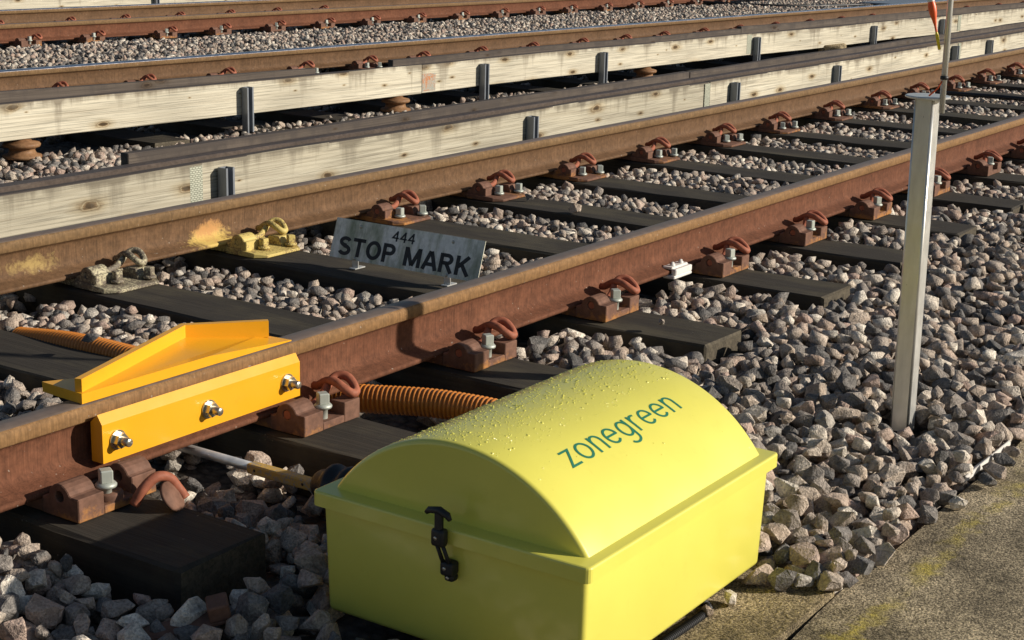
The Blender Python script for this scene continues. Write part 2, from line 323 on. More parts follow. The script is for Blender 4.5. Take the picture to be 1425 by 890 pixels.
# ------------------------------------------------------------------ mesh helpers
class MB:
    def __init__(s): s.v = []; s.f = []; s.m = []; s.sm = []
    def add(s, vs, fs, mi=0, smooth=False):
        o = len(s.v); s.v += [tuple(p) for p in vs]
        for f in fs: s.f.append(tuple(i + o for i in f)); s.m.append(mi); s.sm.append(smooth)
        return s
    def box(s, x0, x1, y0, y1, z0, z1, mi=0):
        v = [(x, y, z) for x in (x0, x1) for y in (y0, y1) for z in (z0, z1)]
        return s.add(v, [(0, 1, 3, 2), (4, 6, 7, 5), (0, 4, 5, 1), (2, 3, 7, 6), (0, 2, 6, 4), (1, 5, 7, 3)], mi)
    def rbox(s, x0, x1, y0, y1, z0, z1, r=0.003, mi=0, seg=1, only=None):
        bm = bmesh.new(); bmesh.ops.create_cube(bm, size=1)
        for p in bm.verts: p.co = Vector(((x0 + x1) / 2 + p.co.x * (x1 - x0), (y0 + y1) / 2 + p.co.y * (y1 - y0), (z0 + z1) / 2 + p.co.z * (z1 - z0)))
        bmesh.ops.bevel(bm, geom=list(bm.edges), offset=r, segments=seg, affect='EDGES', profile=0.5)
        s.bm(bm, mi, seg > 1); return s
    def bm(s, bm, mi=0, smooth=False):
        bm.verts.index_update()
        s.add([p.co for p in bm.verts], [[q.index for q in f.verts] for f in bm.faces], mi, smooth); bm.free(); return s
    def prism(s, prof, a, b, axis='x', mi=0, holes=None, smooth=False):
        """profile extruded along an axis; profile coords are the two other axes in order"""
        def P(p, t): return (t, p[0], p[1]) if axis == 'x' else ((p[0], t, p[1]) if axis == 'y' else (p[0], p[1], t))
        loops = [prof] + (holes or [])
        for lp in loops:
            n = len(lp)
            s.add([P(p, a) for p in lp] + [P(p, b) for p in lp], [(i, (i + 1) % n, n + (i + 1) % n, n + i) for i in range(n)], mi, smooth)
        flat = [p for lp in loops for p in lp]
        tri = tessellate_polygon([[Vector((p[0], p[1], 0)) for p in lp] for lp in loops])
        for t in (a, b): s.add([P(p, t) for p in flat], [tuple(x) for x in tri], mi)
        return s
    def tube(s, path, r, n=8, mi=0, caps=True, smooth=True):
        path = [Vector(p) for p in path]; rs = r if isinstance(r, (list, tuple)) else [r] * len(path)
        up = Vector((0, 0, 1)); vs = []; fs = []; prev = None
        for i, p in enumerate(path):
            d = (path[min(i + 1, len(path) - 1)] - path[max(i - 1, 0)]).normalized()
            if prev is None:
                a = d.cross(up); a = a if a.length > 1e-3 else d.cross(Vector((0, 1, 0))); a.normalize()
            else: a = (prev - d * prev.dot(d)).normalized()
            prev = a; c = d.cross(a)
            for k in range(n):
                th = 2 * math.pi * k / n; vs.append(p + (a * math.cos(th) + c * math.sin(th)) * rs[i])
        for i in range(len(path) - 1):
            for k in range(n):
                k2 = (k + 1) % n; fs.append((i * n + k, i * n + k2, (i + 1) * n + k2, (i + 1) * n + k))
        s.add(vs, fs, mi, smooth)
        if caps:
            s.add(vs[:n], [tuple(range(n))], mi); s.add(vs[-n:], [tuple(range(n))], mi)
        return s
    def lathe(s, prof, c=(0, 0, 0), n=16, mi=0, axis='z', smooth=True):
        vs = []; fs = []
        for r, h in prof:
            for k in range(n):
                th = 2 * math.pi * k / n; x, y = r * math.cos(th), r * math.sin(th)
                q = (x, y, h) if axis == 'z' else ((x, h, y) if axis == 'y' else (h, x, y))
                vs.append((c[0] + q[0], c[1] + q[1], c[2] + q[2]))
        for i in range(len(prof) - 1):
            for k in range(n):
                k2 = (k + 1) % n; fs.append((i * n + k, i * n + k2, (i + 1) * n + k2, (i + 1) * n + k))
        return s.add(vs, fs, mi, smooth)
    def mesh(s, name, mats):
        me = bpy.data.meshes.new(name); me.from_pydata(s.v, [], s.f)
        bm = bmesh.new(); bm.from_mesh(me); bmesh.ops.remove_doubles(bm, verts=list(bm.verts), dist=1e-6)
        bmesh.ops.recalc_face_normals(bm, faces=list(bm.faces))
        bm.to_mesh(me); bm.free()
        if len(me.polygons) == len(s.m):
            me.polygons.foreach_set('material_index', s.m); me.polygons.foreach_set('use_smooth', s.sm)
        for m in (mats if isinstance(mats, (list, tuple)) else [mats]): me.materials.append(MT[m])
        return me
def link(name, data, parent=None, loc=None, rz=None):
    o = bpy.data.objects.new(name, data); COL.objects.link(o)
    if parent: o.parent = parent
    if loc is not None: o.location = loc
    if rz is not None: o.rotation_euler = (0, 0, rz)
    return o
def part(name, mb, mats, parent=None, loc=None, rz=None): return link(name, mb.mesh(name, mats), parent, loc, rz)
def tag(o, label, cat, group=None):
    o['label'] = label; o['category'] = cat
    if group: o['group'] = group
    return o
def thing(name, label, cat, loc=(0, 0, 0), rz=0.0, group=None): return tag(link(name, None, None, loc, rz), label, cat, group)
def spline(pts, n=6):
    P = [Vector(p) for p in pts]; P = [P[0] * 2 - P[1]] + P + [P[-1] * 2 - P[-2]]; out = []
    for i in range(1, len(P) - 2):
        for k in range(n):
            t = k / n; a, b, c, d = P[i - 1:i + 3]
            out.append(0.5 * ((2 * b) + (c - a) * t + (2 * a - 5 * b + 4 * c - d) * t * t + (3 * b - a - 3 * c + d) * t ** 3))
    return out + [P[-2]]
ORD = ['first', 'second', 'third', 'fourth', 'fifth', 'sixth', 'seventh', 'eighth', 'ninth', 'tenth', 'eleventh', 'twelfth', 'thirteenth',
       'fourteenth', 'fifteenth', 'sixteenth', 'seventeenth', 'eighteenth', 'nineteenth', 'twentieth', 'twenty-first', 'twenty-second', 'twenty-third', 'twenty-fourth', 'twenty-fifth', 'twenty-sixth']

# ------------------------------------------------------------------ setting
def smooth(a, b, x):
    t = np.clip((x - a) / (b - a), 0, 1); return t * t * (3 - 2 * t)
def vcoord(x, y): return x * TV[0] + y * TV[1]
def level(x, y):
    """finished top of the ballast"""
    x = np.asarray(x, float); y = np.asarray(y, float)
    und = 0.010 * np.sin(x * 2.3 + 1.0 * y) * np.cos(y * 2.9 - x * 0.8) + 0.007 * np.sin(x * 5.1 - y * 3.7)
    out = -0.115 + 0.040 * smooth(2.7, 3.9, x)
    edge = -0.115
    sh = smooth(-0.65, -1.45, y)
    a = out * (1 - sh) + edge * sh
    inn = -0.078 + 0 * x
    f = smooth(-0.15, 0.15, y)
    z = a * (1 - f) + inn * f
    z = z + 0.055 * smooth(2.06, 1.92, x) * smooth(-0.50, -0.18, y) * (y < 0.05)
    g = smooth(1.6, 2.4, y); z = z * (1 - g) + (-0.045) * g
    e = smooth(5.6, 6.3, vcoord(x, y)); z = z * (1 - e) + (-0.025) * e
    return z + und
mb = MB(); mb.add([(-150, -150, -0.5), (250, -150, -0.5), (250, 250, -0.5), (-150, 250, -0.5)], [(0, 1, 2, 3)])
g = part('ground', mb, 'bed'); g['kind'] = 'structure'
xs = np.arange(-2.0, 36.01, 0.12); ys = np.arange(-1.505, 16.0, 0.12)
XX, YY = np.meshgrid(xs, ys, indexing='ij'); ZZ = level(XX, YY) - 0.055
vs = np.c_[XX.ravel(), YY.ravel(), ZZ.ravel()]; ny = len(ys)
fs = [(i * ny + j, (i + 1) * ny + j, (i + 1) * ny + j + 1, i * ny + j + 1) for i in range(len(xs) - 1) for j in range(ny - 1)]
me = bpy.data.meshes.new('ballast'); me.from_pydata(vs.tolist(), [], fs); me.materials.append(MT['bed'])
me.polygons.foreach_set('use_smooth', [True] * len(fs))
ballast = link('ballast', me); ballast['kind'] = 'structure'
# concrete path with a slightly ragged edge
mb = MB(); top = []; n = 120
for i in range(n + 1):
    x = -3 + 24 * i / n; top.append((x, -1.508 + 0.006 * math.sin(x * 9) + 0.006 * random.uniform(-1, 1)))
ZP = -0.135
mb.add([(x, y, ZP) for x, y in top] + [(x, -7, ZP) for x, y in top], [(i, i + 1, n + 2 + i, n + 1 + i) for i in range(n)])
mb.add([(x, y, ZP) for x, y in top] + [(x, y, -0.3) for x, y in top], [(i, i + 1, n + 2 + i, n + 1 + i) for i in range(n)])
o = part('concrete_path', mb, 'concrete'); o['kind'] = 'structure'
mb = MB(); mb.prism([(2.30, -1.5), (2.90, -1.5), (2.93, -1.46), (2.92, -1.38), (2.94, -1.30), (2.90, -1.0), (2.30, -1.0)], -0.3, -0.122, 'z')
o = part('concrete_pad', mb, 'concrete_tan'); o['kind'] = 'structure'

# ------------------------------------------------------------------ rails
HP = [(.0699, 0), (.0699, .010), (.064, .0125), (.032, .0215), (.017, .030), (.0105, .042), (.0098, .060), (.0100, .085), (.0115, .104), (.0160, .112),
      (.0325, .1195), (.0349, .1225), (.0349, .143), (.0335, .149), (.0290, .1545), (.020, .1575), (.0, .1588)]
PROF = HP + [(-y, z) for y, z in reversed(HP[:-1])]
def rail(name, label, x0, x1, mats, loc=(0, 0, 0), rz=0.0):
    s = MB(); n = len(PROF)
    for i in range(n):
        a, b = PROF[i], PROF[(i + 1) % n]; zm = (a[1] + b[1]) / 2; ym = abs(a[0] + b[0]) / 2
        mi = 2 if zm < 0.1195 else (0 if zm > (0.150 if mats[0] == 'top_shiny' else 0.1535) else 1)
        segs = 40; X = [x0 + (x1 - x0) * k / segs for k in range(segs + 1)]
        vs = [(x, p[0], p[1]) for x in X for p in (a, b)]
        s.add(vs, [(2 * k, 2 * k + 2, 2 * k + 3, 2 * k + 1) for k in range(segs)], mi, True)
    for x in (x0, x1): s.add([(x, *p) for p in PROF], [tuple(range(n))], 2)
    me = s.mesh(name, mats)
    o = link(name, me, None, loc, rz); return tag(o, label, 'rail', 'running rails')
GA = 1.505
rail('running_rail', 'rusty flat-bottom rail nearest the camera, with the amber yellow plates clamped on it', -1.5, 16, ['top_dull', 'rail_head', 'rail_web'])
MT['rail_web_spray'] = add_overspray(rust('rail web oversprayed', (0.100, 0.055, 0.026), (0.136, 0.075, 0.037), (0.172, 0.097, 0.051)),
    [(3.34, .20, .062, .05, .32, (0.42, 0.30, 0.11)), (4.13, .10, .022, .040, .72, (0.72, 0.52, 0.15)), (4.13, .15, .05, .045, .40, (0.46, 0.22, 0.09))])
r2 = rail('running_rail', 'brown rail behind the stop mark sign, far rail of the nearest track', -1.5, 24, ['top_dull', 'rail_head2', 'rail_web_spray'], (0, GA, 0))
V3, V4 = 6.05, 9.24
rail('running_rail', 'rail hidden close behind the farther pale guard boards', 1, 30, ['top_shiny', 'rail_head2', 'rail_web2'], uv(0, V3 - GA), -TA)
rail('running_rail', 'rail with polished bluish top just above the farther guard boards', 1, 34, ['top_shiny', 'rail_head2', 'rail_web2'], uv(0, V3), -TA)
rail('running_rail', 'reddish rusty rail beyond the pale ballast strip near the top edge', 4, 36, ['top_dull', 'rail_head2', 'rail_web'], uv(0, V4), -TA)
rail('running_rail', 'farthest rail with polished top, at the top left corner', 4, 36, ['top_shiny', 'rail_head2', 'rail_web2'], uv(0, V4 + GA), -TA)
# ------------------------------------------------------------------ baseplate, screws and clips
def arch_profile(y_out, hump=True):
    return [(.074, -.0295), (.074, .008), (.090, .010)] + [(.128 + .034 * math.cos(R_(a)), .011 + .034 * math.sin(R_(a))) for a in (172, 155, 135, 115, 95, 75, 55, 38, 24)] + [(.164, .0225), (y_out, .0225), (y_out, -.0295)]
def hole(cy, cz, r, n=12): return [(cy + r * math.cos(-2 * math.pi * k / n), cz + r * math.sin(-2 * math.pi * k / n)) for k in range(n)]
def soften(me, off=.0028):
    bm = bmesh.new(); bm.from_mesh(me)
    ed = [e for e in bm.edges if len(e.link_faces) == 2 and e.calc_face_angle(0) > .7]
    bmesh.ops.bevel(bm, geom=ed, offset=off, segments=1, affect='EDGES', clamp_overlap=True)
    bm.to_mesh(me); bm.free(); return me
def plate_double():                                  # plate with a housing at both ends and no clip in it
    s = MB(); yo = .186
    s.prism(arch_profile(yo), -.105, -.035, 'x', holes=[hole(.128, .017, .0125)])
    s.prism(arch_profile(.172), .055, .125, 'x', holes=[hole(.128, .017, .0125)])
    s.prism([(-.100, -.0295), (.0735, -.0295), (.0735, -.0015), (-.100, -.0015)], -.102, .122, 'x')
    s.lathe([(0, -.0295), (.030, -.0295), (.030, .002), (.026, .005), (0, .005)], (.006, .155, 0), 20)
    s.prism([(.0738, -.0295), (.1845, -.0295), (.1845, -.012), (.0738, -.008)], -.0345, .0545, 'x')
    return soften(s.mesh('baseplate', 'plate'))
def plate_outer():
    s = MB(); yo = .186
    s.prism(arch_profile(yo), -.105, -.035, 'x', holes=[hole(.128, .017, .0125)])
    s.prism([(.120, -.0295), (.120, .004), (.138, .0220), (yo, .0220), (yo, -.0295)], .045, .105, 'x')
    s.prism([(-.100, -.0295), (.0735, -.0295), (.0735, -.0015), (-.100, -.0015)], -.102, .104, 'x')
    s.prism([(.0738, -.0295), (yo - .0015, -.0295), (yo - .0015, -.010), (.0738, -.008)], -.0345, .1035, 'x')
    return soften(s.mesh('baseplate', 'plate'))
def plate_inner(m='plate'):
    s = MB(); yo = .172
    p = arch_profile(yo); s.prism(p, -.105, -.035, 'x', holes=[hole(.128, .017, .0125)])
    s.prism([(.120, -.0295), (.120, .004), (.138, .0220), (.185, .0200), (.196, -.004), (.196, -.0295)], .055, .112, 'x')
    s.prism([(-.100, -.0295), (.0735, -.0295), (.0735, -.0015), (-.100, -.0015)], -.102, .104, 'x')
    out = [(-.112, .0738), (.116, .0738), (.118, .215), (.100, .250), (-.080, .252), (-.114, .215)]
    vs = [(x, y, -.0295) for x, y in out] + [(x, y, -.006 if y < .1 else (-.012 if y < .22 else -.019)) for x, y in out]
    s.add(vs, [tuple(range(5, -1, -1)), tuple(range(6, 12))] + [(i, (i + 1) % 6, 6 + (i + 1) % 6, 6 + i) for i in range(6)])
    return soften(s.mesh('baseplate', m))
def screw(m='bolt'):
    s = MB()
    s.lathe([(.012, -.03), (.012, .0), (.0225, .002), (.0235, .007), (.019, .012), (0.0, .012)], n=16)
    s.rbox(-.0135, .0135, -.0135, .0135, .011, .040, .0025)
    return s.mesh('screw', m)
CLIP = [(-.100, .128, .017), (-.040, .128, .017), (.015, .126, .021), (.055, .114, .034), (.092, .100, .051), (.116, .106, .064), (.126, .130, .063), (.121, .156, .047),
        (.104, .177, .0355), (.085, .178, .0365), (.076, .160, .049), (.077, .134, .060), (.081, .108, .058), (.086, .084, .047), (.090, .062, .033), (.094, .047, .031)]
def clip_mesh(m='clip', n=8, k=5):
    s = MB(); P = spline(CLIP, k)
    for _ in range(k): P = [P[0]] + [(P[i - 1] + P[i] * 2 + P[i + 1]) / 4 for i in range(1, len(P) - 1)] + [P[-1]]
    s.tube(P, .0115, n); return s.mesh('spring_clip', m)
ME = {'outer': plate_outer(), 'double': plate_double(), 'inner': plate_inner(), 'inner_y': plate_inner('yellow_plate'), 'inner_f': plate_inner('flaky_plate'),
      'screw': screw(), 'screw_y': screw('yellow_plate'), 'screw_f': screw('flaky_plate'), 'clip': clip_mesh(), 'clip_y': clip_mesh('yellow_plate'),
      'clip_f': clip_mesh('flaky_plate'), 'clip_far': clip_mesh('clip', 6, 3)}
def add_plate(sl, kind, x, yrail, far=False, v=''):
    """a baseplate on the camera side of a rail; local +y of the plate looks to the camera (-y of the sleeper)"""
    b = link('baseplate', ME[kind + v], sl); b.matrix_local = Matrix.Translation((x, yrail, 0)) @ Matrix.Diagonal((1, -1, 1, 1))
    jx = random.uniform(-.004, .004)
    if kind in ('outer', 'double'): pos = [(-.002, .158, .016)]
    else: pos = [(-.030, .192, -.010), (.088, .218, -.012)]
    for p in pos:
        q = link('screw', ME['screw' + v], b, (p[0] + jx, p[1], p[2])); q.rotation_euler = (0, 0, random.uniform(0, 1.5))
    if kind != 'double': link('spring_clip', ME['clip_far' if far else ('clip' + v)], b, (jx, 0, 0))
    return b
def sleeper_mesh(length, seed):
    rd = random.Random(seed); bm = bmesh.new(); bmesh.ops.create_cube(bm, size=1)
    for p in bm.verts: p.co = Vector((p.co.x * .25, p.co.y * length, p.co.z * .13 - .095))
    bmesh.ops.bevel(bm, geom=list(bm.edges), offset=.006, segments=1, affect='EDGES')
    long = [e for e in bm.edges if abs(e.verts[0].co.y - e.verts[1].co.y) > 1]
    bmesh.ops.subdivide_edges(bm, edges=long, cuts=14, use_grid_fill=True)
    for p in bm.verts: p.co += Vector((rd.uniform(-1, 1) * .004, rd.uniform(-1, 1) * .006, rd.uniform(-1, .0) * .004))
    me = bpy.data.meshes.new('timber'); bm.to_mesh(me); bm.free()
    me.materials.append(MT['sleeper']); me.materials.append(MT['sleeper_end'])
    for f in me.polygons:
        if abs(f.normal.y) > .8: f.material_index = 1
    return me
SLM = [sleeper_mesh(2.66, k) for k in range(6)]
SX = [1.42, 2.14, 2.84, 3.55, 4.26, 5.07, 5.78, 6.49, 7.24, 8.02, 8.76, 9.58, 10.40, 11.15, 11.92, 12.66, 13.42, 14.2, 15.0]
for i, x in enumerate(SX):
    k = i - 4
    if k == 0: lb = 'dark timber sleeper that the stop mark sign stands on'
    elif k < 0: lb = ['creosoted sleeper just left of the stop mark sign, with flaking yellow plate', 'black sleeper behind the amber yellow plates, beside the orange conduit',
                      'dark sleeper whose square end lies left of the yellow box', 'sleeper out at the lower left edge, before the leftmost end in view'][-k - 1]
    else: lb = 'dark creosoted sleeper of the nearest track, %s to the right of the stop mark sign' % ORD[k - 1]
    t = thing('railway_sleeper', lb, 'sleeper', (x, 0, 0), 0, 'timber sleepers of the nearest track')
    link('timber', SLM[i % 6], t, (0, GA / 2 + (.065 if i == 1 else (.03 if i == 2 else random.uniform(-.02, .02))), 0))
    add_plate(t, 'double' if i == 1 else 'outer', .02, 0, x > 9)
    add_plate(t, 'inner', .01, GA, x > 10, '_f' if i == 3 else ('_y' if i == 4 else ''))

R3C = [-55, 72, 195, 308, 418, 507, 581, 662, 734, 803.5, 864, 918, 973, 1023, 1073, 1121, 1165, 1208, 1290, 1340, 1385, 1420]
SL_long = [sleeper_mesh(3.2, 40 + k) for k in range(2)]
sp_u = []
for i, px in enumerate(R3C):
    u = u_at(px, 122 - px * .079, V3 - .09) - .05; sp_u.append(u)
    t = thing('railway_sleeper', 'middle-track sleeper with clips showing above the farther guard boards, %s from the left' % ORD[i], 'sleeper', uv(u, V3, 0), -TA, 'timber sleepers of the middle track')
    lg = i % 3 == 1
    link('timber', SL_long[i % 2] if lg else SLM[i % 6], t, (0, -GA / 2 - (.27 if lg else 0), 0))
    add_plate(t, 'inner', .0, 0, True)
R4C = [-60, 42, 131, 232, 308, 384, 453, 517, 581, 642, 697, 748, 793, 842, 886, 927, 968, 1006]
for i, px in enumerate(R4C):
    u = u_at(px, 56 - px * .052, V4 - .1) - .05
    t = thing('railway_sleeper', 'sleeper of the farthest track under the reddish rail, %s from the left' % ORD[i], 'sleeper', uv(u, V4, 0), -TA, 'timber sleepers of the farthest track')
    link('timber', SLM[i % 6], t, (0, GA / 2, 0))
    add_plate(t, 'outer', .0, 0, True)
    if i < 9: add_plate(t, 'inner', .0, GA, True)

# ------------------------------------------------------------------ guard boards, conductor rails, brackets, insulators
def plank(name, label, x0, x1, z0, z1, thick, m, loc, rz, group, nail=None, tilt=0.0, topm='board_old'):
    s = MB(); L = x1 - x0
    bm = bmesh.new(); bmesh.ops.create_cube(bm, size=1)
    for p in bm.verts: p.co = Vector((L / 2 + p.co.x * L, thick / 2 + p.co.y * thick, (z0 + z1) / 2 + p.co.z * (z1 - z0)))
    bmesh.ops.bevel(bm, geom=list(bm.edges), offset=.003, segments=1, affect='EDGES')
    es = [e for e in bm.edges if abs(e.verts[0].co.x - e.verts[1].co.x) > L * .8]
    bmesh.ops.subdivide_edges(bm, edges=es, cuts=16, use_grid_fill=True)
    ph = random.uniform(0, 6)
    for p in bm.verts: p.co += Vector((0, .004 * math.sin(p.co.x * 1.7 + ph), .0025 * math.sin(p.co.x * 2.3 + ph) + random.uniform(-.0012, .0012) - tilt * p.co.x))
    me = bpy.data.meshes.new(name); bm.to_mesh(me); bm.free()
    me.materials.append(MT[m]); me.materials.append(MT[topm])
    for f in me.polygons:
        if f.normal.z > .6: f.material_index = 1
    o = tag(link(name, me, None, loc, rz), label, 'board', group)
    for (xa, wd, mm) in (nail or []):
        q = MB(); q.box(xa, xa + wd, -.0035, -.0005 + .004, z0 + .012, z1 - .010)
        part('nail_plate', q, mm, o)
    return o
BZ0, BZ1 = 0.045, 0.228
J1 = [.2, 4.455, 8.80, 13.42, 18.2]
YB1 = 1.835
for i in range(4):
    nl = [] if i == 0 else [(-.004, .0, 'nail')]
    nail = []
    if i < 3: nail = [(J1[i + 1] - J1[i] - .075, .068, 'nail')]
    plank('guard_board', ['weathered pale plank at the left edge, just behind the nearest track', 'grey-streaked plank right behind the stop mark sign rail, with a big dark knot',
                          'pale plank of the nearer guard boarding left of the steel post', 'pale plank of the nearer guard boarding at the right edge behind the post'][i],
          J1[i] + .003, J1[i + 1] - .003, BZ0 - .003 * i, BZ1 - .003 * i, .045, 'board_n' if i < 2 else 'board', (J1[i] + .003, YB1 + .003 * (i % 2), 0), 0, 'nearer guard boards', nail)
for i, (a, b) in enumerate([(4.262, 8.9), (8.91, 13.6), (13.61, 18.2)]):
    plank('backing_board', ['grimy brown plank behind the nearer guard boarding, its cut end above the nail plate', 'grimy brown plank behind the nearer guard boarding, middle one',
                            'grimy brown plank behind the nearer guard boarding, right-hand one'][i], a, b, .09, .262, .045, 'board_old', (a, YB1 + .205, 0), 0, 'grimy backing boards')
def conductor(label, x0, x1, loc, rz):
    s = MB(); pr = [(-.045, .07), (.045, .07), (.045, .085), (.016, .10), (.016, .165), (.034, .180), (.036, .228), (.030, .2335), (-.030, .2335), (-.036, .228), (-.034, .180), (-.016, .165), (-.016, .10), (-.045, .085)]
    s.prism(pr, x0, x1, 'x'); tag(part('conductor_rail', s, 'conductor', None, loc, rz), label, 'rail', 'conductor rails')
conductor('dull brown conductor rail lying behind the nearer guard boards', .2, 18.2, (0, YB1 + .125, 0), 0)
VB2 = 3.99
conductor('dull conductor rail hidden behind the farther guard boards', 2.0, 24, uv(0, VB2 + .125), -TA)
J2 = [2.2, u_at(587, 110, VB2), u_at(1046, 65, VB2), u_at(1337, 30, VB2), 22.5]
Z20, Z21 = .066, .248
for i in range(4):
    nail = []
    if i == 0: nail = [(J2[1] - J2[0] - .085, .07, 'rusty_stain')]
    elif i < 3: nail = [(J2[i + 1] - J2[i] - .085, .08, 'nail')]
    plank('guard_board', ['bright pale plank of the farther boarding at the upper left, with rust streaked end', 'bright pale plank of the farther boarding in the top middle',
                          'bright pale plank of the farther boarding behind the orange float', 'pale plank of the farther boarding at the top right edge'][i],
          J2[i] + .003, J2[i + 1] - .003, Z20 + (.006 if i % 2 else 0), Z21 + (.004 if i % 2 else 0), .045, 'board', uv(J2[i] + .003, VB2 + .004 * (i % 2)), -TA, 'farther guard boards', nail)
uA, uB = u_at(440, 98, VB2 + .2), u_at(547, 86, VB2 + .2)
plank('backing_board', 'grimy plank at the upper left sinking towards its right end behind pale boards', 2.2, uA, .12, .312, .045, 'board_old', uv(2.2, VB2 + .205), -TA, 'grimy backing boards', tilt=.0118)
plank('backing_board', 'grimy plank behind the farther boarding, starting above the rusty nail plate', uB, uB + 4.5, .10, .268, .045, 'board_old', uv(uB, VB2 + .205), -TA, 'grimy backing boards')
plank('backing_board', 'grimy plank behind the farther boarding, right half of the picture', uB + 4.51, uB + 13, .10, .285, .045, 'board_old', uv(uB + 4.51, VB2 + .205), -TA, 'grimy backing boards')
plank('guard_board', 'pale plank along the very top left edge beyond the farthest rail', 6, 19, .06, .25, .045, 'board', uv(6, V4 + GA + .33), -TA, 'farther guard boards')
# rust run-off beside the rusty nail plate is a stain on the next board
s = MB(); s.box(0, .13, -.0018, .001, Z20 + .012, Z20 + .125); p_ = part('rust_stain', s, 'rusty_stain', None, None)
p_.parent = [o for o in COL.objects if o.name.startswith('guard_board') and 'top middle' in o.get('label', '')][0]; p_.location = (.001, -.003, 0)

def bracket_mesh(h):
    s = MB(); W, D, T, Lp = .048, .046, .004, .010
    pr = [(-W / 2, 0), (W / 2, 0), (W / 2, -D), (W / 2 - Lp, -D), (W / 2 - Lp, -D + T), (W / 2 - T, -D + T), (W / 2 - T, -T), (-W / 2 + T, -T), (-W / 2 + T, -D + T), (-W / 2 + Lp, -D + T), (-W / 2 + Lp, -D), (-W / 2, -D)]
    s.prism(pr, 0, h, 'z'); return s.mesh('channel_post', 'bracket')
BR1 = bracket_mesh(.265); BR2 = bracket_mesh(.285)
for i, px in enumerate([308, 735, 1018, 1160, 1325, 1373]):
    X = at_y(px, 272 - px * .162 + 20, YB1).x
    o = link('channel_post', BR1, None, (X, YB1 - .004, -.065)); tag(o, 'steel channel upright on the nearer guard boards, %s from the left' % ORD[i], 'bracket', 'channel uprights on guard boards')
for i, px in enumerate([340, 670, 836, 1050, 1213, 1309]):
    u = u_at(px, 165 - px * .1, VB2)
    o = link('channel_post', BR2, None, uv(u, VB2 - .004, -.065), -TA); tag(o, 'steel channel upright on the farther guard boards, %s from the left' % ORD[i], 'bracket', 'channel uprights on guard boards')
o = link('channel_post', BR2, None, uv(u_at(216, 3, V4 + GA + .33), V4 + GA + .325, -.065), -TA); tag(o, 'steel channel upright at the top edge on the farthest plank', 'bracket', 'channel uprights on guard boards')
def pot_mesh():
    s = MB(); s.lathe([(.0, -.03), (.095, -.03), (.095, -.016), (.070, -.010), (.062, .008), (.066, .020), (.088, .026), (.092, .036), (.086, .046), (.050, .054), (.045, .064), (.02, .068), (0, .068)], n=20)
    return s.mesh('insulator_pot', 'ceramic')
POT = pot_mesh()
for i, (px, py) in enumerate([(28, 205), (548, 140), (895, 102), (1327, 52)]):
    u = u_at(px, py, VB2 + .06)
    o = link('insulator_pot', POT, None, uv(u, VB2 + .045, -.0)); tag(o, 'round brown insulator under the farther guard boards, %s from the left' % ORD[i], 'insulator', 'insulators')
P = at_z(1158, 74, .0); s = MB(); s.rbox(-.20, .20, -.11, .11, -.06, .075, .025, seg=2)
o = part('concrete_block', s, 'concrete_tan', None, (P.x, P.y, .01), .3); tag(o, 'grey block lying between the two rows of guard boards', 'block')

# ------------------------------------------------------------------ ballast stones
def hull_variant(seed, npts, bev):
    rd = random.Random(seed); bm = bmesh.new()
    ax = (rd.uniform(.95, 1.35), rd.uniform(.75, 1.0), rd.uniform(.62, .85))
    for _ in range(npts):
        v = Vector((rd.gauss(0, 1), rd.gauss(0, 1), rd.gauss(0, 1))).normalized()
        k = max(abs(v.x), abs(v.y), abs(v.z)); v = v * (1 - .45 + .45 / k) * rd.uniform(.85, 1.06)
        bm.verts.new((v.x * ax[0], v.y * ax[1], v.z * ax[2]))
    r = bmesh.ops.convex_hull(bm, input=list(bm.verts))
    bmesh.ops.delete(bm, geom=[v for v in bm.verts if not v.link_faces], context='VERTS')
    bmesh.ops.dissolve_limit(bm, angle_limit=R_(14), verts=list(bm.verts), edges=list(bm.edges))
    if bev:
        bmesh.ops.bevel(bm, geom=list(bm.edges), offset=bev, segments=1, affect='EDGES', clamp_overlap=True)
    bmesh.ops.triangulate(bm, faces=list(bm.faces)); bm.verts.index_update()
    V = np.array([v.co[:] for v in bm.verts]); F = np.array([[q.index for q in f.verts] for f in bm.faces]); bm.free()
    jr = np.random.default_rng(seed); V = V * (1 + jr.normal(0, .034, (len(V), 1)))
    V /= np.abs(V).max(axis=0).mean() ; return V, F
HI = [hull_variant(100 + k, 16, .065) for k in range(24)]
MID = [hull_variant(300 + k, 16, 0) for k in range(16)]
LOW = [hull_variant(500 + k, 11, 0) for k in range(12)]
def rot_batch(n, tilt):
    a = RNG.uniform(0, 2 * np.pi, n); b = RNG.normal(0, tilt, n); c = RNG.normal(0, tilt, n)
    ca, sa, cb, sb, cc_, sc = np.cos(a), np.sin(a), np.cos(b), np.sin(b), np.cos(c), np.sin(c)
    Rz = np.zeros((n, 3, 3)); Rz[:, 0, 0] = ca; Rz[:, 0, 1] = -sa; Rz[:, 1, 0] = sa; Rz[:, 1, 1] = ca; Rz[:, 2, 2] = 1
    Rx = np.zeros((n, 3, 3)); Rx[:, 0, 0] = 1; Rx[:, 1, 1] = cb; Rx[:, 1, 2] = -sb; Rx[:, 2, 1] = sb; Rx[:, 2, 2] = cb
    Ry = np.zeros((n, 3, 3)); Ry[:, 1, 1] = 1; Ry[:, 0, 0] = cc_; Ry[:, 0, 2] = sc; Ry[:, 2, 0] = -sc; Ry[:, 2, 2] = cc_
    return Rx @ Ry @ Rz
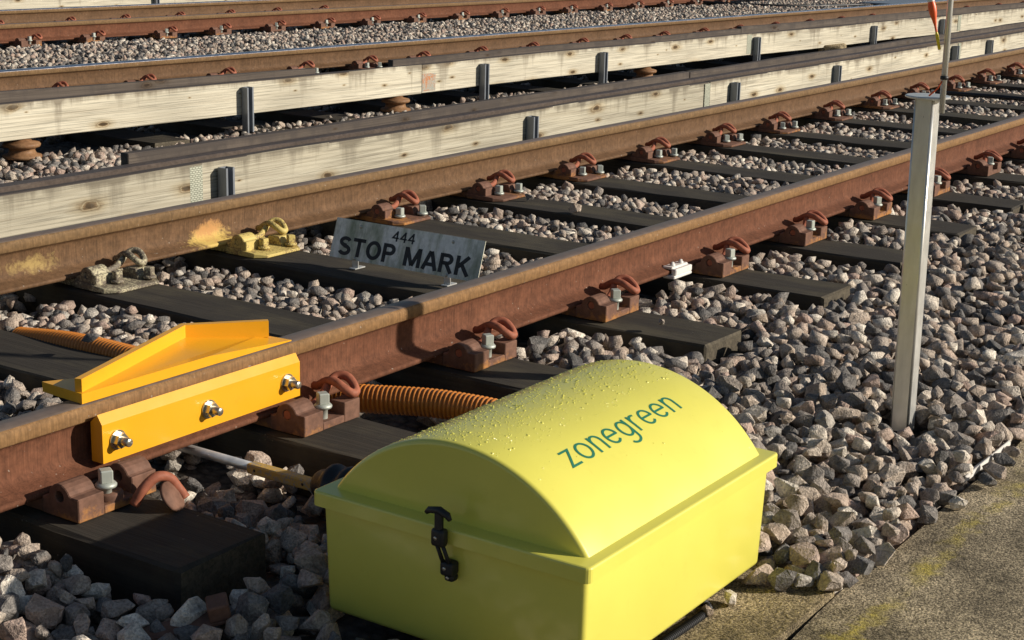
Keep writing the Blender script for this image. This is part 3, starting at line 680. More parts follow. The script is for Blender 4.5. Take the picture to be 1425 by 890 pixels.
def merge(variants, P, r, tilt, name, parent):
    n = len(P); vi = RNG.integers(0, len(variants), n); Rm = rot_batch(n, tilt); rnd = RNG.random(n)
    VS, FS, RN = [], [], []; off = 0
    for k, (V, F) in enumerate(variants):
        s = np.where(vi == k)[0]
        if not len(s): continue
        v = np.einsum('nij,vj->nvi', Rm[s], V) * r[s][:, None, None] + P[s][:, None, :]
        f = F[None] + (np.arange(len(s)) * len(V))[:, None, None] + off; off += len(s) * len(V)
        VS.append(v.reshape(-1, 3)); FS.append(f.reshape(-1, 3)); RN.append(np.repeat(rnd[s], len(V)))
    V = np.concatenate(VS); F = np.concatenate(FS); RNn = np.concatenate(RN)
    me = bpy.data.meshes.new(name); me.vertices.add(len(V)); me.loops.add(F.size); me.polygons.add(len(F))
    me.vertices.foreach_set('co', V.astype(np.float32).ravel()); me.loops.foreach_set('vertex_index', F.astype(np.int32).ravel())
    me.polygons.foreach_set('loop_start', np.arange(0, F.size, 3, dtype=np.int32))
    me.update(calc_edges=True)
    a = me.attributes.new('rnd', 'FLOAT', 'POINT'); a.data.foreach_set('value', RNn.astype(np.float32))
    me.materials.append(MT['stone']); o = link(name, me, parent); o['kind'] = 'stuff'; return o
def in_view(P, mx, my):
    q = project(P); return (q[:, 2] > .3) & (q[:, 0] > -mx) & (q[:, 0] < IW + mx) & (q[:, 1] > -my) & (q[:, 1] < IH + my)

def deposit(x0, x1, y0, y1, density, obst, tol, sizes, tries=4, res=.010):
    nx, nyy = int((x1 - x0) / res), int((y1 - y0) / res)
    gx = x0 + (np.arange(nx) + .5) * res; gy = y0 + (np.arange(nyy) + .5) * res
    GX, GY = np.meshgrid(gx, gy, indexing='ij'); TL = level(GX, GY); H = TL - .075
    for (a, b, c, d, z) in obst:
        m = (GX > a) & (GX < b) & (GY > c) & (GY < d); H[m] = np.maximum(H[m], z)
    bins = np.linspace(sizes[0], sizes[1], 8); prof = []
    for r in bins:
        k = int(math.ceil(r / res)); q = np.arange(-k, k + 1) * res
        d2 = (q[:, None] ** 2 + q[None, :] ** 2) / (r * r); pr = np.where(d2 < 1, .78 * r * np.sqrt(np.clip(1 - d2, 0, 1)), -9.0); prof.append((k, pr))
    n = int(density * (x1 - x0) * (y1 - y0)); out = []
    tri = RNG.triangular(sizes[0], sizes[0] + .4 * (sizes[1] - sizes[0]), sizes[1], n)
    bi = np.clip(np.searchsorted(bins, tri), 0, 7)
    I = RNG.integers(5, nx - 5, (n, tries)); J = RNG.integers(5, nyy - 5, (n, tries)); TT = RNG.uniform(0, 1, n)
    for s in range(n):
        k, pr = prof[bi[s]]; best = None
        for t in range(tries):
            i, j = I[s, t], J[s, t]
            if i < k or j < k or i + k >= nx or j + k >= nyy: continue
            z = (H[i - k:i + k + 1, j - k:j + k + 1] + pr).max() - TL[i, j]
            if best is None or z < best[0]: best = (z, i, j)
        if best is None: continue
        z, i, j = best; r = bins[bi[s]]
        if z > tol * (0.35 + TT[s] ** 2 * 1.3): continue
        zc = z + TL[i, j] - .20 * r
        sl = H[i - k:i + k + 1, j - k:j + k + 1]; np.maximum(sl, zc + np.where(pr > -1, pr, -9), out=sl)
        out.append((gx[i], gy[j], zc, r))
    A = np.array(out)
    ii = ((A[:, 0] - x0) / res).astype(int); jj = ((A[:, 1] - y0) / res).astype(int)
    topness = A[:, 2] + .78 * A[:, 3] - H[ii, jj]
    return A, topness
slp = [(x - .150, x + .150, -.60, 2.11, -.012) for x in SX]
plt_ = [(x - .115, x + .145, -.20, .10, .035) for x in SX] + [(x - .12, x + .135, GA - .27, GA + .1, .03) for x in SX]
rl = [(-5, 40, -.075, .075, .4), (-5, 40, GA - .075, GA + .075, .4)]
misc = [(2.10, 2.90, -1.40, -.74, 1.0), (2.25, 2.885, -1.6, -1.05, .5), (3.92, 4.06, -1.30, -1.16, .6), (-5, 40, -9, -1.515, .6),
        (2.50, 2.57, -.76, .4, .02), (2.47, 2.60, -.80, -.42, .2), (2.93, 3.07, .55, 1.15, .005), (2.96, 3.12, 0, .6, .01), (3.02, 3.28, -.75, 0, .045)]
ob = slp + plt_ + rl + misc
A1, T1 = deposit(1.45, 9.6, -1.56, .0, 2300, ob, .026, (.012, .037))
A2, T2 = deposit(1.7, 14.5, .0, 1.5, 2300, ob, .022, (.011, .029))
NEAR = np.concatenate([A1, A2]); TOPN = np.concatenate([T1, T2])
k = in_view(NEAR[:, :3], 160, 130); NEAR, TOPN = NEAR[k], TOPN[k]
# the 300 stones that show largest stand as objects of their own
pr = project(NEAR[:, :3]); px = NEAR[:, 3] * FPX / pr[:, 2]
poly = [(430, 680), (452, 842), (590, 895), (945, 895), (1064, 787), (1082, 628), (1000, 560), (890, 488), (600, 605)]
def inside(x, y):
    c = np.zeros(len(x), bool); n = len(poly)
    for i in range(n):
        (xa, ya), (xb, yb) = poly[i], poly[(i + 1) % n]
        t = ((ya > y) != (yb > y)) & (x < (xb - xa) * (y - ya) / (yb - ya + 1e-9) + xa); c ^= t
    return c
vis = (pr[:, 0] > 0) & (pr[:, 0] < IW) & (pr[:, 1] > 0) & (pr[:, 1] < IH) & ~inside(pr[:, 0], pr[:, 1]) & (TOPN > -.012) & (NEAR[:, 1] < -.1)
order = np.argsort(-np.where(vis, px, -1))[:300]
HIM = []
for kx, (V, F) in enumerate(HI):
    me = bpy.data.meshes.new('ballast_stone'); me.from_pydata(V.tolist(), [], F.tolist()); me.materials.append(MT['stone']); HIM.append(me)
Rb = rot_batch(300, .35)
for q, i in enumerate(order):
    o = link('ballast_stone', HIM[q % len(HIM)], ballast)
    o.matrix_local = Matrix.Translation(NEAR[i, :3].tolist()) @ Matrix(Rb[q].tolist()).to_4x4() @ Matrix.Scale(NEAR[i, 3], 4)
rest = np.ones(len(NEAR), bool); rest[order] = False
D = pr[:, 2]
nearm = rest & (D < 4.6); farm = rest & (D >= 4.6)
merge(HI, NEAR[nearm, :3], NEAR[nearm, 3], .35, 'near_stones', ballast)
merge(MID, NEAR[farm, :3], NEAR[farm, 3], .35, 'track_stones', ballast)
# ballast between the boards and around the farther tracks: jittered layers
def scatter(n, x0, x1, v0, v1, zj, sizes, lvl=0.0):
    u = RNG.uniform(x0, x1, n); v = RNG.uniform(v0, v1, n)
    x = u * TU[0] + v * TV[0]; y = u * TU[1] + v * TV[1]
    r = RNG.triangular(sizes[0], sizes[0] + .4 * (sizes[1] - sizes[0]), sizes[1], n)
    z = level(x, y) + lvl + RNG.uniform(zj[0], zj[1], n); return np.c_[x, y, z], r
P1, r1 = scatter(36000, 2.0, 17, 1.4, 4.1, (-.045, .012), (.014, .029))
k = in_view(P1, 150, 60) & (P1[:, 1] > GA + .10); 
for x in SX: k &= ~((np.abs(P1[:, 0] - x) < .13) & (P1[:, 1] < 2.12) & (RNG.random(len(P1)) < .9))
merge(MID, P1[k], r1[k], .5, 'boarded_strip_stones', ballast)
P2, r2_ = scatter(46000, 5, 27, V3 + .10, V4 - .12, (-.03, .022), (.015, .030))
k = in_view(P2, 150, 40)
for px_ in (0,):
    v = vcoord(P2[:, 0], P2[:, 1]); P2[:, 2] -= .045 * smooth(V4 - .50, V4 - .20, v)
merge(LOW, P2[k], r2_[k], .6, 'far_stones', ballast)
P3, r3_ = scatter(9000, 5, 26, V3 - GA + .1, V3 - .1, (-.06, -.02), (.018, .03)); k = in_view(P3, 100, 40)
P4, r4_ = scatter(6000, 9, 26, V4 + .1, V4 + GA - .1, (-.06, -.02), (.018, .03)); k4 = in_view(P4, 100, 40)
merge(LOW, np.concatenate([P3[k], P4[k4]]), np.concatenate([r3_[k], r4_[k4]]), .6, 'between_rail_stones', ballast)
# stones lying singly on sleepers, on the conduit and along the path edge
def loose(px, py, z, r, label=None):
    P = at_z(px, py, z); o = link('ballast_stone', HIM[random.randrange(len(HIM))], ballast)
    o.matrix_local = Matrix.Translation((P.x, P.y, z)) @ Matrix.Rotation(random.uniform(0, 6), 4, 'Z') @ Matrix.Rotation(random.uniform(-.4, .4), 4, 'X') @ Matrix.Scale(r, 4)
for a in [(800, 290, -.008, .026), (735, 274, -.01, .020), (125, 470, .024, .020), (1016, 833, -.106, .017), (985, 850, -.112, .011), (1055, 800, -.100, .028), (1092, 806, -.098, .030), (1118, 808, -.102, .022),
          (1384, 655, -.112, .028), (1372, 668, -.112, .026), (1397, 640, -.114, .022), (1335, 700, -.118, .022), (1315, 690, -.114, .026), (1290, 716, -.116, .024), (1250, 745, -.112, .03),
          (1225, 770, -.112, .028), (1195, 790, -.112, .026), (1155, 810, -.106, .032), (1180, 806, -.112, .022), (1420, 600, -.116, .022), (1408, 628, -.118, .018), (920, 448, .0, .012), (1163, 330, -.02, .012)]: loose(*a)

# ------------------------------------------------------------------ yellow box
box = thing('equipment_box', 'lemon yellow moulded equipment box with domed lid standing beside the track', 'box', (2.504, -1.06, -.092))
L0 = Matrix.Translation((-2.504, 1.06, .092))
def bpart(name, mb, mats, parent=None):
    me = mb.mesh(name, mats); me.transform(L0)
    return link(name, me, parent or box)
X0, X1, Y0, Y1 = 2.130, 2.880, -1.366, -.754
bm = bmesh.new(); bmesh.ops.create_cube(bm, size=1)
for p in bm.verts:
    k = .0 if p.co.z > 0 else .006
    p.co = Vector((2.505 + p.co.x * 2 * (.360 - k), -1.06 + p.co.y * 2 * (.292 - k), .020 + p.co.z * .224))
ed = [e for e in bm.edges]
bmesh.ops.bevel(bm, geom=ed, offset=.012, segments=4, affect='EDGES', profile=.5)
s = MB().bm(bm, 0, True); bpart('body', s, 'box')
s = MB(); bm = bmesh.new(); bmesh.ops.create_cube(bm, size=1)
for p in bm.verts: p.co = Vector(((X0 + X1) / 2 + p.co.x * (X1 - X0), (Y0 + Y1) / 2 + p.co.y * (Y1 - Y0), .1405 + p.co.z * .029))
bmesh.ops.bevel(bm, geom=[e for e in bm.edges if abs(e.verts[0].co.z - e.verts[1].co.z) > .01], offset=.012, segments=4, affect='EDGES', profile=.5)
bmesh.ops.bevel(bm, geom=[e for e in bm.edges if min(e.verts[0].co.z, e.verts[1].co.z) > .15], offset=.004, segments=2, affect='EDGES', profile=.5)
s.bm(bm, 0, False)
DR, DY, DZ = .340, -1.06, -.038
half = math.asin(.2805 / DR); na = 48; RB = .010
ring = [(-half + 2 * half * i / na) for i in range(na + 1)]
def dome_rows():
    rows = []
    xa, xb = 2.166, 2.846
    for k in range(5):
        th = math.pi / 2 * k / 4; rows.append((xa + RB * (1 - math.sin(th)), DR - RB * (1 - math.cos(th))) if False else (xa + RB * (1 - math.cos(th)), DR - RB * (1 - math.sin(th))))
    for k in range(1, 8): rows.append((xa + RB + (xb - xa - 2 * RB) * k / 8, DR))
    for k in range(5):
        th = math.pi / 2 * (1 - k / 4); rows.append((xb - RB * (1 - math.cos(th)), DR - RB * (1 - math.sin(th))))
    return rows
rows = dome_rows(); vs = []
for x, r in rows:
    for a in ring: vs.append((x, DY + r * math.sin(a), DZ + r * math.cos(a)))
n1 = na + 1
s.add(vs, [(i * n1 + j, (i + 1) * n1 + j, (i + 1) * n1 + j + 1, i * n1 + j + 1) for i in range(len(rows) - 1) for j in range(na)], 0, True)
for i in (0, len(rows) - 1): s.add(vs[i * n1:(i + 1) * n1], [tuple(range(n1))], 0)
lid = bpart('lid', s, 'box')
# lettering drawn as strokes, bent onto the dome
def arc(cx, cy, rx, ry, a0, a1, n=14): return [(cx + rx * math.cos(R_(a0 + (a1 - a0) * k / n)), cy + ry * math.sin(R_(a0 + (a1 - a0) * k / n))) for k in range(n + 1)]
GL = {'z': (.70, [[(.05, .93), (.60, .93), (.07, .07), (.65, .07)]]), 'o': (.84, [arc(.42, .5, .35, .44, 0, 360, 28)]),
      'n': (.74, [[(.10, 0), (.10, 1)], [(.10, .5)] + arc(.37, .58, .27, .36, 180, 0) + [(.64, 0)]]),
      'e': (.80, [[(.08, .52), (.40, .52), (.73, .52)] + arc(.41, .5, .33, .44, 4, 318, 24)]),
      'g': (.82, [arc(.40, .5, .31, .44, 0, 360, 28), [(.71, 1), (.71, .4), (.71, -.12)] + arc(.40, -.12, .31, .27, 0, -150)]),
      'r': (.50, [[(.10, 0), (.10, 1)], [(.10, .45)] + arc(.38, .58, .28, .36, 180, 65)]),
      'S': (.70, [arc(.35, .725, .235, .185, 20, 270) + arc(.35, .285, .255, .20, 88, -160)]), 'T': (.68, [[(.0, .905), (.68, .905)], [(.34, .95), (.34, 0)]]),
      'O': (.82, [arc(.41, .5, .31, .41, 0, 360, 32)]), 'P': (.68, [[(.10, 0), (.10, 1)], [(.10, .905), (.38, .905)] + arc(.38, .695, .20, .21, 90, -90, 12) + [(.10, .485)]]),
      'M': (.90, [[(.10, 0), (.10, 1)], [(.80, 0), (.80, 1)], [(.12, .96), (.45, .06)], [(.45, .06), (.78, .96)]]),
      'A': (.80, [[(.07, 0), (.38, .98)], [(.42, .98), (.73, 0)], [(.19, .30), (.61, .30)]]),
      'R': (.76, [[(.10, 0), (.10, 1)], [(.10, .905), (.40, .905)] + arc(.40, .705, .20, .20, 90, -90, 12) + [(.10, .505)], [(.36, .50), (.66, 0)]]),
      'K': (.76, [[(.10, 0), (.10, 1)], [(.64, 1), (.14, .42)], [(.30, .58), (.68, 0)]]), '4': (.64, [[(.45, 0), (.45, 1)], [(.45, .93), (.07, .32), (.62, .32)]]), ' ': (.34, [])}
def strokes(txt, wd, gap):
    """ribbons for a line of text: list of quads in text units, and its length"""
    out = []; x = 0.0
    for ch in txt:
        w_, ps = GL[ch]; q = []
        for pl in ps:
            pl = [p for i, p in enumerate(pl) if i == 0 or abs(p[0] - pl[i - 1][0]) + abs(p[1] - pl[i - 1][1]) > .004]
            P = [Vector((x + a, b)) for a, b in pl]; n = len(P); closed = (P[0] - P[-1]).length < 1e-4; L, R = [], []
            for i in range(n):
                if closed: d0 = P[i] - P[i - 1 if i else n - 2]; d1 = P[i + 1 if i < n - 1 else 1] - P[i]
                else: d1 = P[min(i + 1, n - 1)] - P[min(i, n - 2)]; d0 = P[max(i, 1)] - P[max(i - 1, 0)]
                d0 = d0.normalized(); d1 = d1.normalized(); n0 = Vector((-d0.y, d0.x)); n1v = Vector((-d1.y, d1.x)); m_ = n0 + n1v
                m_ = m_ / max(m_.length, 1e-6); m_ = m_ / max(.45, m_.dot(n1v)) * wd / 2; L.append(P[i] + m_); R.append(P[i] - m_)
            for i in range(n - 1):
                for k in range(4):
                    a, b = k / 4, (k + 1) / 4
                    q.append((L[i].lerp(L[i + 1], a), L[i].lerp(L[i + 1], b), R[i].lerp(R[i + 1], b), R[i].lerp(R[i + 1], a)))
        if q: out.append(q)
        x += w_ + gap
    return out, x - gap
def letters(txt, wd, gap, f, m, parent, xf=None):
    out, L = strokes(txt, wd, gap)
    for q in out:
        vs = []; fs = []
        for k, quad in enumerate(q):
            vs += [f(p.x / L, p.y) for p in quad]; fs.append((4 * k, 4 * k + 1, 4 * k + 2, 4 * k + 3))
        me = bpy.data.meshes.new('letter'); me.from_pydata([tuple(v) for v in vs], [], fs)
        bm = bmesh.new(); bm.from_mesh(me); bmesh.ops.remove_doubles(bm, verts=list(bm.verts), dist=1e-6); bm.to_mesh(me); bm.free()
        me.materials.append(MT[m])
        if xf: me.transform(xf)
        link('letter', me, parent)
def on_dome(u, v):
    ang = R_(-29.9 + 1.7 * u) + v * R_(7.2); return Vector((2.293 + u * .428, DY + (DR + .0007) * math.sin(ang), DZ + (DR + .0007) * math.cos(ang)))
letters('zonegreen', .118, .15, on_dome, 'green', lid, L0)
# beads of water, thickest over the crown of the lid
vs, fs = [], []; rd = random.Random(3); cnt = 0
while cnt < 3600:
    a = rd.gauss(.03, .36); x = rd.uniform(2.18, 2.835)
    if abs(a) > half - .05 or (a < -.28 and rd.random() < .93) or (a < -.12 and rd.random() < .55): continue
    r = min(.0034, .0007 + rd.expovariate(1 / .00055)); c0 = Vector((x, DY + DR * math.sin(a), DZ + DR * math.cos(a)))
    nn = Vector((0, math.sin(a), math.cos(a))); tt = Vector((0, math.cos(a), -math.sin(a))); o0 = len(vs); el = rd.uniform(.8, 1.25)
    for lv, (rr, hh) in enumerate(((1.0, -.05), (.80, .28), (.40, .45))):
        for q in range(7):
            th = 2 * math.pi * q / 7; vs.append(c0 + Vector((1, 0, 0)) * (r * rr * math.cos(th)) + tt * (r * el * rr * math.sin(th)) + nn * (r * hh))
    vs.append(c0 + nn * r * .5)
    for lv in range(2):
        for q in range(7): fs.append((o0 + lv * 7 + q, o0 + lv * 7 + (q + 1) % 7, o0 + lv * 7 + 7 + (q + 1) % 7, o0 + lv * 7 + 7 + q))
    for q in range(7): fs.append((o0 + 14 + q, o0 + 14 + (q + 1) % 7, o0 + 21))
    cnt += 1
s = MB(); s.add(vs, fs, 0, True); me = bpy.data.meshes.new('water_beads'); me.from_pydata([tuple(v) for v in vs], [], fs); me.polygons.foreach_set('use_smooth', [True] * len(fs))
me.materials.append(MT['drop']); me.transform(L0); o = link('water_beads', me, lid); o['kind'] = 'stuff'
# rubber T-handle latch on the end
s = MB(); XL = 2.117
def yz(path, r, n=8): s.tube([(XL + p[2] if len(p) > 2 else XL, p[0], p[1]) for p in path], r, n)
yz([(-1.036, .183, -.004), (-1.042, .189, -.002), (-1.062, .192), (-1.082, .187, -.002), (-1.089, .180, -.004)], [.004, .0065, .0075, .0065, .004])
s.rbox(XL - .006, XL + .006, -1.070, -1.054, .150, .190, .003)
s.rbox(XL - .009, XL + .011, -1.0765, -1.0485, .124, .158, .006, seg=2)
yz([(-1.0570, .128, 0), (-1.0655, .088, .010)], .0042, 6); yz([(-1.0700, .128, 0), (-1.0795, .088, .010)], .0042, 6)
s.rbox(XL + .004, XL + .030, -1.0875, -1.0600, .066, .094, .006, seg=2); s.rbox(XL + .010, XL + .030, -1.0860, -1.0660, .055, .070, .005, seg=2)
lt = bpart('latch', s, 'black')
for (y, z, x) in ((-1.060, .141, XL - .0095), (-1.071, .081, XL + .0035), (-1.074, .062, XL + .0095)):
    s = MB(); s.lathe([(0, 0), (.0036, 0), (.0036, .003)], (x, y, z), 10, axis='x'); q = bpart('screw', s, 'nut', lt)

# ------------------------------------------------------------------ amber plates clamped to the near rail
dr = thing('rail_derailer', 'amber yellow steel derailing plate with raised deflector bar clamped on the near rail', 'derailer', (2.54, -.02, .159))
LD = Matrix.Translation((-2.54, .02, -.159))
def dpart(name, mb, mats, parent=None):
    me = mb.mesh(name, mats); me.transform(LD); return link(name, me, parent or dr)
ZT0, ZT1 = .1592, .1825
fl, flb, apx, rgt, tip = (2.214, -.026), (2.222, .112), (2.695, .168), (2.85, .040), (2.885, -.030)
s = MB(); out = [fl, (2.60, -.028), tip, rgt, apx, (2.335, .047), flb]
n = len(out); zt = {fl: ZT1, tip: ZT0 + .003, rgt: ZT0 + .012, (2.60, -.028): ZT1}
vs = [(x, y, ZT0) for x, y in out] + [(x, y, zt.get((x, y), ZT1)) for x, y in out]
s.add(vs, [(i, (i + 1) % n, n + (i + 1) % n, n + i) for i in range(n)] + [tuple(range(n - 1, -1, -1)), tuple(range(n, 2 * n))])
dpart('top_plate', s, 'yellow')
s = MB(); th = .017; z0, z1 = ZT1 - .012, ZT1 + .030
pa = [(2.222, -.018), (2.688, .140), (2.846, .010)]
def offs(p, q, d):
    v = Vector((q[0] - p[0], q[1] - p[1])); nrm = Vector((-v.y, v.x)).normalized() * d; return nrm
n0 = offs(pa[0], pa[1], th); n1_ = offs(pa[1], pa[2], th); nm = (n0 + n1_); nm = nm / nm.length * th / max(.3, math.cos((n0.angle(n1_)) / 2))
po = [(pa[0][0] + n0.x, pa[0][1] + n0.y), (pa[1][0] + nm.x, pa[1][1] + nm.y), (pa[2][0] + n1_.x, pa[2][1] + n1_.y)]
pl = [pa[0], pa[1], pa[2], po[2], po[1], po[0]]
s.prism(pl, z0, z1, 'z'); dpart('deflector_bar', s, 'yellow')
s = MB(); s.prism([(-.072, .0285), (-.072, .1165), (-.058, .1375), (-.036, .1180), (-.036, .0285)], 2.226, 2.868, 'x'); cp = dpart('clamp_plate', s, 'yellow')
for x in (2.268, 2.548, 2.820):
    s = MB(); z = .074
    s.lathe([(0, -.0725), (.0225, -.0725), (.0225, -.0755), (0, -.0755)], (x, 0, z), 20, axis='y', smooth=False)
    hexp = [(x + .0178 * math.cos(R_(60 * k + 10)), z + .0178 * math.sin(R_(60 * k + 10))) for k in range(6)]
    s.prism(hexp, -.0755, -.090, 'y')
    s.lathe([(.0100, -.089), (.0100, -.110), (.0085, -.112), (0, -.112)], (x, 0, z), 14, axis='y')
    dpart('bolt', s, 'nut', cp)

# ------------------------------------------------------------------ drive rod, conduits
rod = thing('drive_rod', 'bright steel drive rod with worn yellow clevis leading to the yellow box', 'rod', (2.535, -.35, -.035))
LR = Matrix.Translation((-2.535, .35, .035))
def rpart(name, mb, mats):
    me = mb.mesh(name, mats); me.transform(LR); return link(name, me, rod)
s = MB(); s.tube([(2.55, .40, -.040), (2.536, -.22, -.034)], .0115, 14); rpart('rod', s, 'chrome')
s = MB(); s.rbox(2.520, 2.548, -.425, -.215, -.046, -.022, .003); rpart('clevis', s, 'clevis')
for y in (-.24, -.385):
    s = MB(); s.lathe([(0, 2.5195), (.0036, 2.5195), (.0036, 2.521)], (0, y, -.034), 10, axis='x'); rpart('clevis_hole', s, 'black')
s = MB(); pth, rr = [], []
for k in range(36):
    y = -.42 - .37 * k / 35; pth.append((2.535, y, -.028 + .022 * k / 35)); rr.append((.052 if k % 4 < 2 else .044) * min(1, .55 + k * .12))
s.tube(pth, rr, 16); rpart('rubber_boot', s, 'black')
def corrugated(path, R, pitch, amp, nseg=16):
    L = [0.0]
    for i in range(1, len(path)): L.append(L[-1] + (path[i] - path[i - 1]).length)
    n = int(L[-1] / pitch * 6); pts, rr = [], []
    for k in range(n + 1):
        d = L[-1] * k / n; i = max(0, min(len(path) - 2, int(np.searchsorted(L, d)) - 1)); t = (d - L[i]) / max(1e-9, L[i + 1] - L[i])
        pts.append(path[i].lerp(path[i + 1], t)); ph = k % 6; rr.append(R if ph in (0, 1, 2) else (R - amp if ph in (4,) else R - amp * .75))
    s = MB(); s.tube(pts, rr, nseg); return s
s = corrugated(spline([(2.985, 1.14, -.060), (2.99, .9, -.038), (3.00, .62, -.040), (3.04, .2, -.055), (3.11, -.06, -.040), (3.19, -.30, -.032), (3.22, -.55, -.045), (3.10, -.80, -.075)], 8), .0385, .0125, .006, 20)
o = part('corrugated_conduit', s, 'orange_pipe'); tag(o, 'ribbed orange conduit passing under the near rail towards the yellow box', 'conduit')
a = at_z(985, 848, -.120); b = at_z(925, 893, -.120); c = at_z(880, 930, -.12)
s = corrugated(spline([(a.x + .02, a.y + .06, -.118), a, b, c], 8), .010, .006, .003, 10)
o = part('flexible_hose', s, 'black'); tag(o, 'thin black ribbed hose on the concrete at the foot of the yellow box', 'hose')

# ------------------------------------------------------------------ sign
sg = thing('stop_sign_plate', 'algae-stained white sign reading 444 STOP MARK standing between the rails', 'sign', (4.265, .695, -.03))
tilt = math.atan2(.045, .133); SW, SH = .650, .143
sg.rotation_euler = (0, 0, 0)
# sign plane: local u along -Y (reading direction), v up the tilted face
def sp(u, v, d=0.0):                                  # u from the left end (far), v from bottom edge, d towards the viewer
    return Vector((-.003 + math.sin(tilt) * v - math.cos(tilt) * d, SW / 2 - u, .030 + math.cos(tilt) * v + math.sin(tilt) * d))
s = MB(); s.add([sp(u, v, d) for d in (-.0018, .0012) for (u, v) in ((0, 0), (SW, 0), (SW, SH), (0, SH))], [(0, 1, 2, 3), (4, 5, 6, 7), (0, 1, 5, 4), (1, 2, 6, 5), (2, 3, 7, 6), (3, 0, 4, 7)])
plate = part('plate', s, 'sign', sg)
def sign_text(txt, u0, u1, v0, h, wd, gap):
    letters(txt, wd, gap, lambda u, v: sp(u0 + u * (u1 - u0), v0 + v * h, .0016), 'black', plate)
sign_text('STOP MARK', .032, .610, .013, .067, .195, .075)
sign_text('444', .260, .360, .091, .037, .15, .09)
for (u, v) in ((.115, .122), (.520, .122), (.115, .006), (.520, .006)):
    s = MB(); c0 = sp(u, v, .001); 
    for q in range(1): s.lathe([(0, -.0055), (.0045, -.004), (.0065, -.001), (.0065, .001)], tuple(c0), 10, axis='x')
    part('bolt', s, 'nut', sg)
for u in (.115, .520):
    s = MB(); p0 = sp(u, 0); s.rbox(p0.x - .012, p0.x + .045, p0.y - .014, p0.y + .014, -.0005, .004, .001); s.rbox(p0.x + .004, p0.x + .008, p0.y - .014, p0.y + .014, .004, .040, .001)
    part('foot_bracket', s, 'galv', sg)

# ------------------------------------------------------------------ steel post, mast, float
PX, PY = 4.035, -1.217
post = thing('steel_post', 'square galvanised steel post with round top plate standing in the ballast at right', 'post', (PX, PY, -.13))
s = MB(); bm = bmesh.new(); bmesh.ops.create_cube(bm, size=1)
for p in bm.verts: p.co = Vector((p.co.x * .053 + .003 * (p.co.z > 0), p.co.y * .053 + .012 * (p.co.z > 0), (p.co.z + .5) * .902))
bmesh.ops.bevel(bm, geom=[e for e in bm.edges if abs(e.verts[0].co.z - e.verts[1].co.z) > .2], offset=.006, segments=4, affect='EDGES', profile=.5)
s.bm(bm, 0, True); me = s.mesh('tube', 'galv')
for f in me.polygons: f.use_smooth = len(f.vertices) == 4 and f.area < .02
link('tube', me, post)
s = MB(); s.lathe([(0, .902), (.054, .902), (.058, .904), (.058, .907), (.055, .909), (0, .909)], (.004, .012, 0), 40, smooth=False); part('top_plate', s, 'galv', post)
mx, my = at_z(1312, 137, .777)[:2]
mast = thing('thin_mast', 'thin metal rod rising from the edge of the steel post top', 'rod', (mx, my, .74))
s = MB(); s.tube([(0, 0, 0), (0, .008, .62)], .0078, 12); part('rod', s, 'galv', mast)
s = MB(); s.lathe([(.0078, .085), (.0105, .086), (.0105, .094), (.0078, .095)], (0, .001, 0), 12); part('cable_tie', s, 'black', mast)
s = MB(); s.tube([(mx - .026, my + .028, .784), (mx - .012, my + .012, .803), (mx - .004, my + .002, .826)], .0022, 6)
tag(part('orange_cord', s, 'orange', None), 'orange cord from the post top plate to the thin rod', 'cord')
ft = thing('fishing_float', 'orange and yellow float hanging beside the thin rod at the top edge', 'float', (4.005, -1.232, .915))
a0 = Vector((0, 0, 0)); ax = Vector((0.0, .036, .13)).normalized()
def fl_lathe(prof, m, name):
    s = MB(); s.lathe(prof, n=14); me = s.mesh(name, m); q = Vector((0, 0, 1)).rotation_difference(ax); me.transform(q.to_matrix().to_4x4()); link(name, me, ft)
fl_lathe([(0, -.016), (.0038, -.015), (.0042, .022), (.003, .030)], 'floatyellow', 'yellow_stem')
fl_lathe([(.0028, .028), (.003, .045), (.0055, .060), (.0095, .078), (.0105, .095), (.0085, .108)], 'orange', 'orange_body')
fl_lathe([(.0085, .107), (.0092, .112), (.009, .122), (.006, .130), (.002, .16), (0, .16)], 'white', 'white_cap')

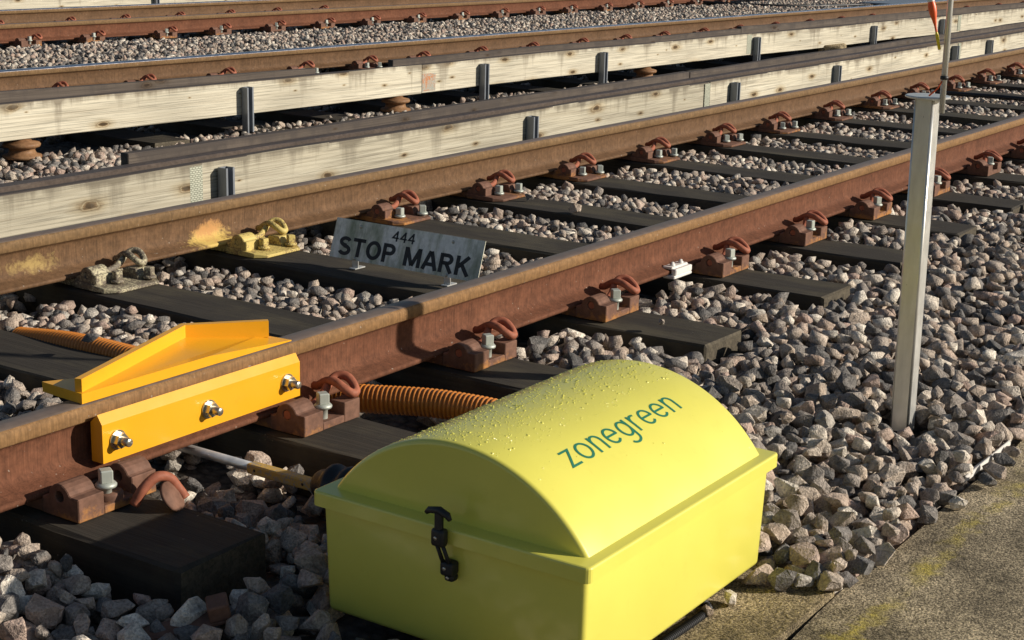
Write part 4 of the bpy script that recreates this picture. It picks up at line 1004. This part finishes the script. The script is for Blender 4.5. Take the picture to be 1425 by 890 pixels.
# ------------------------------------------------------------------ small things
P = at_z(940, 377, .01)
cl = thing('rail_clamp', 'white cable clamp gripping the foot of the near rail', 'clamp', (4.86, -.068, 0))
s = MB(); s.rbox(-.065, .065, -.026, .022, -.016, -.004, .003); s.rbox(-.055, .065, -.026, -.006, -.004, .018, .003); s.rbox(-.055, .062, -.010, .030, .0145, .024, .003); part('jaw', s, 'white', cl)
for x in (-.025, .035):
    s = MB(); s.lathe([(.010, .022), (.010, .030), (.0065, .031), (.0065, .036), (0, .036)], (x, .006, 0), 10); part('screw', s, 'white', cl)
a, b = at_z(1343, 668, -.118), at_z(1406, 613, -.112)
s = MB(); d = b - a; L = d.length; s.box(0, L, -.0015, .0015, 0, .016); s.box(0, L, .0015, .018, 0, .002)
o = part('metal_strip', s, 'white', (None), (a.x, a.y, -.124), math.atan2(d.y, d.x)); tag(o, 'white metal edging strip poking out of ballast beside the concrete path', 'strip')
# loose clip lying by the lower left baseplate
lc = thing('loose_clip', 'loose rust-red spring clip leaning beside the lower left baseplate', 'clip', (2.225, -.225, -.03))
s = MB(); s.tube(spline([(-.045, .01, .012), (-.030, -.002, .045), (-.002, -.012, .066), (.028, -.020, .058), (.045, -.030, .030), (.050, -.045, .011)], 6), .0115, 10); part('wire', s, 'clip', lc)
s = MB(); s.lathe([(0, -.004), (.034, -.004), (.036, 0), (.034, .004), (0, .004)], n=22); me = s.mesh('washer', 'plate'); me.transform(Matrix.Translation((.012, -.045, .026)) @ Matrix.Rotation(.95, 4, 'X') @ Matrix.Rotation(.3, 4, 'Y')); link('washer', me, lc)
sc = at_z(255, 872, -.09); s = MB(); s.rbox(-.09, .09, -.025, .025, -.004, .004, .002); s.rbox(.05, .09, -.025, .025, .004, .036, .003)
o = part('rusty_bracket', s, 'plate', None, (sc.x, sc.y, -.088), -.75); o.rotation_euler = (.15, -.2, -.75); tag(o, 'rusty bent bracket lying in the shaded ballast at the bottom left', 'bracket')
a, b = at_z(1285, 128, -.015), at_z(1440, 139, -.015)
s = MB(); s.tube(spline([(a.x, a.y + .3, -.03), a, (a + b) / 2 + Vector((.02, 0, .004)), b, (b.x + .02, b.y - .5, -.03)], 6), .016, 8)
tag(part('black_cable', s, 'black'), 'black cable crossing the nearest track behind the steel post', 'cable')
s = MB(); s.tube(spline([at_z(820, -8, .01), at_z(940, 0, .01), at_z(1040, 6, .01), at_z(1120, 8, .01), at_z(1210, 6, .01)], 6), .022, 6)
tag(part('black_cable', s, 'black'), 'black cable on the far ballast at the top edge', 'cable')
P = at_z(1280, 2, .03); s = MB(); s.rbox(-1.1, 1.3, -.35, .45, -.02, .0, .005)
o = part('cover_sheet', s, 'slate', None, (P.x, P.y, .035), -TA); tag(o, 'blue grey flat cover sheet at the top right edge behind the polished rail', 'sheet')
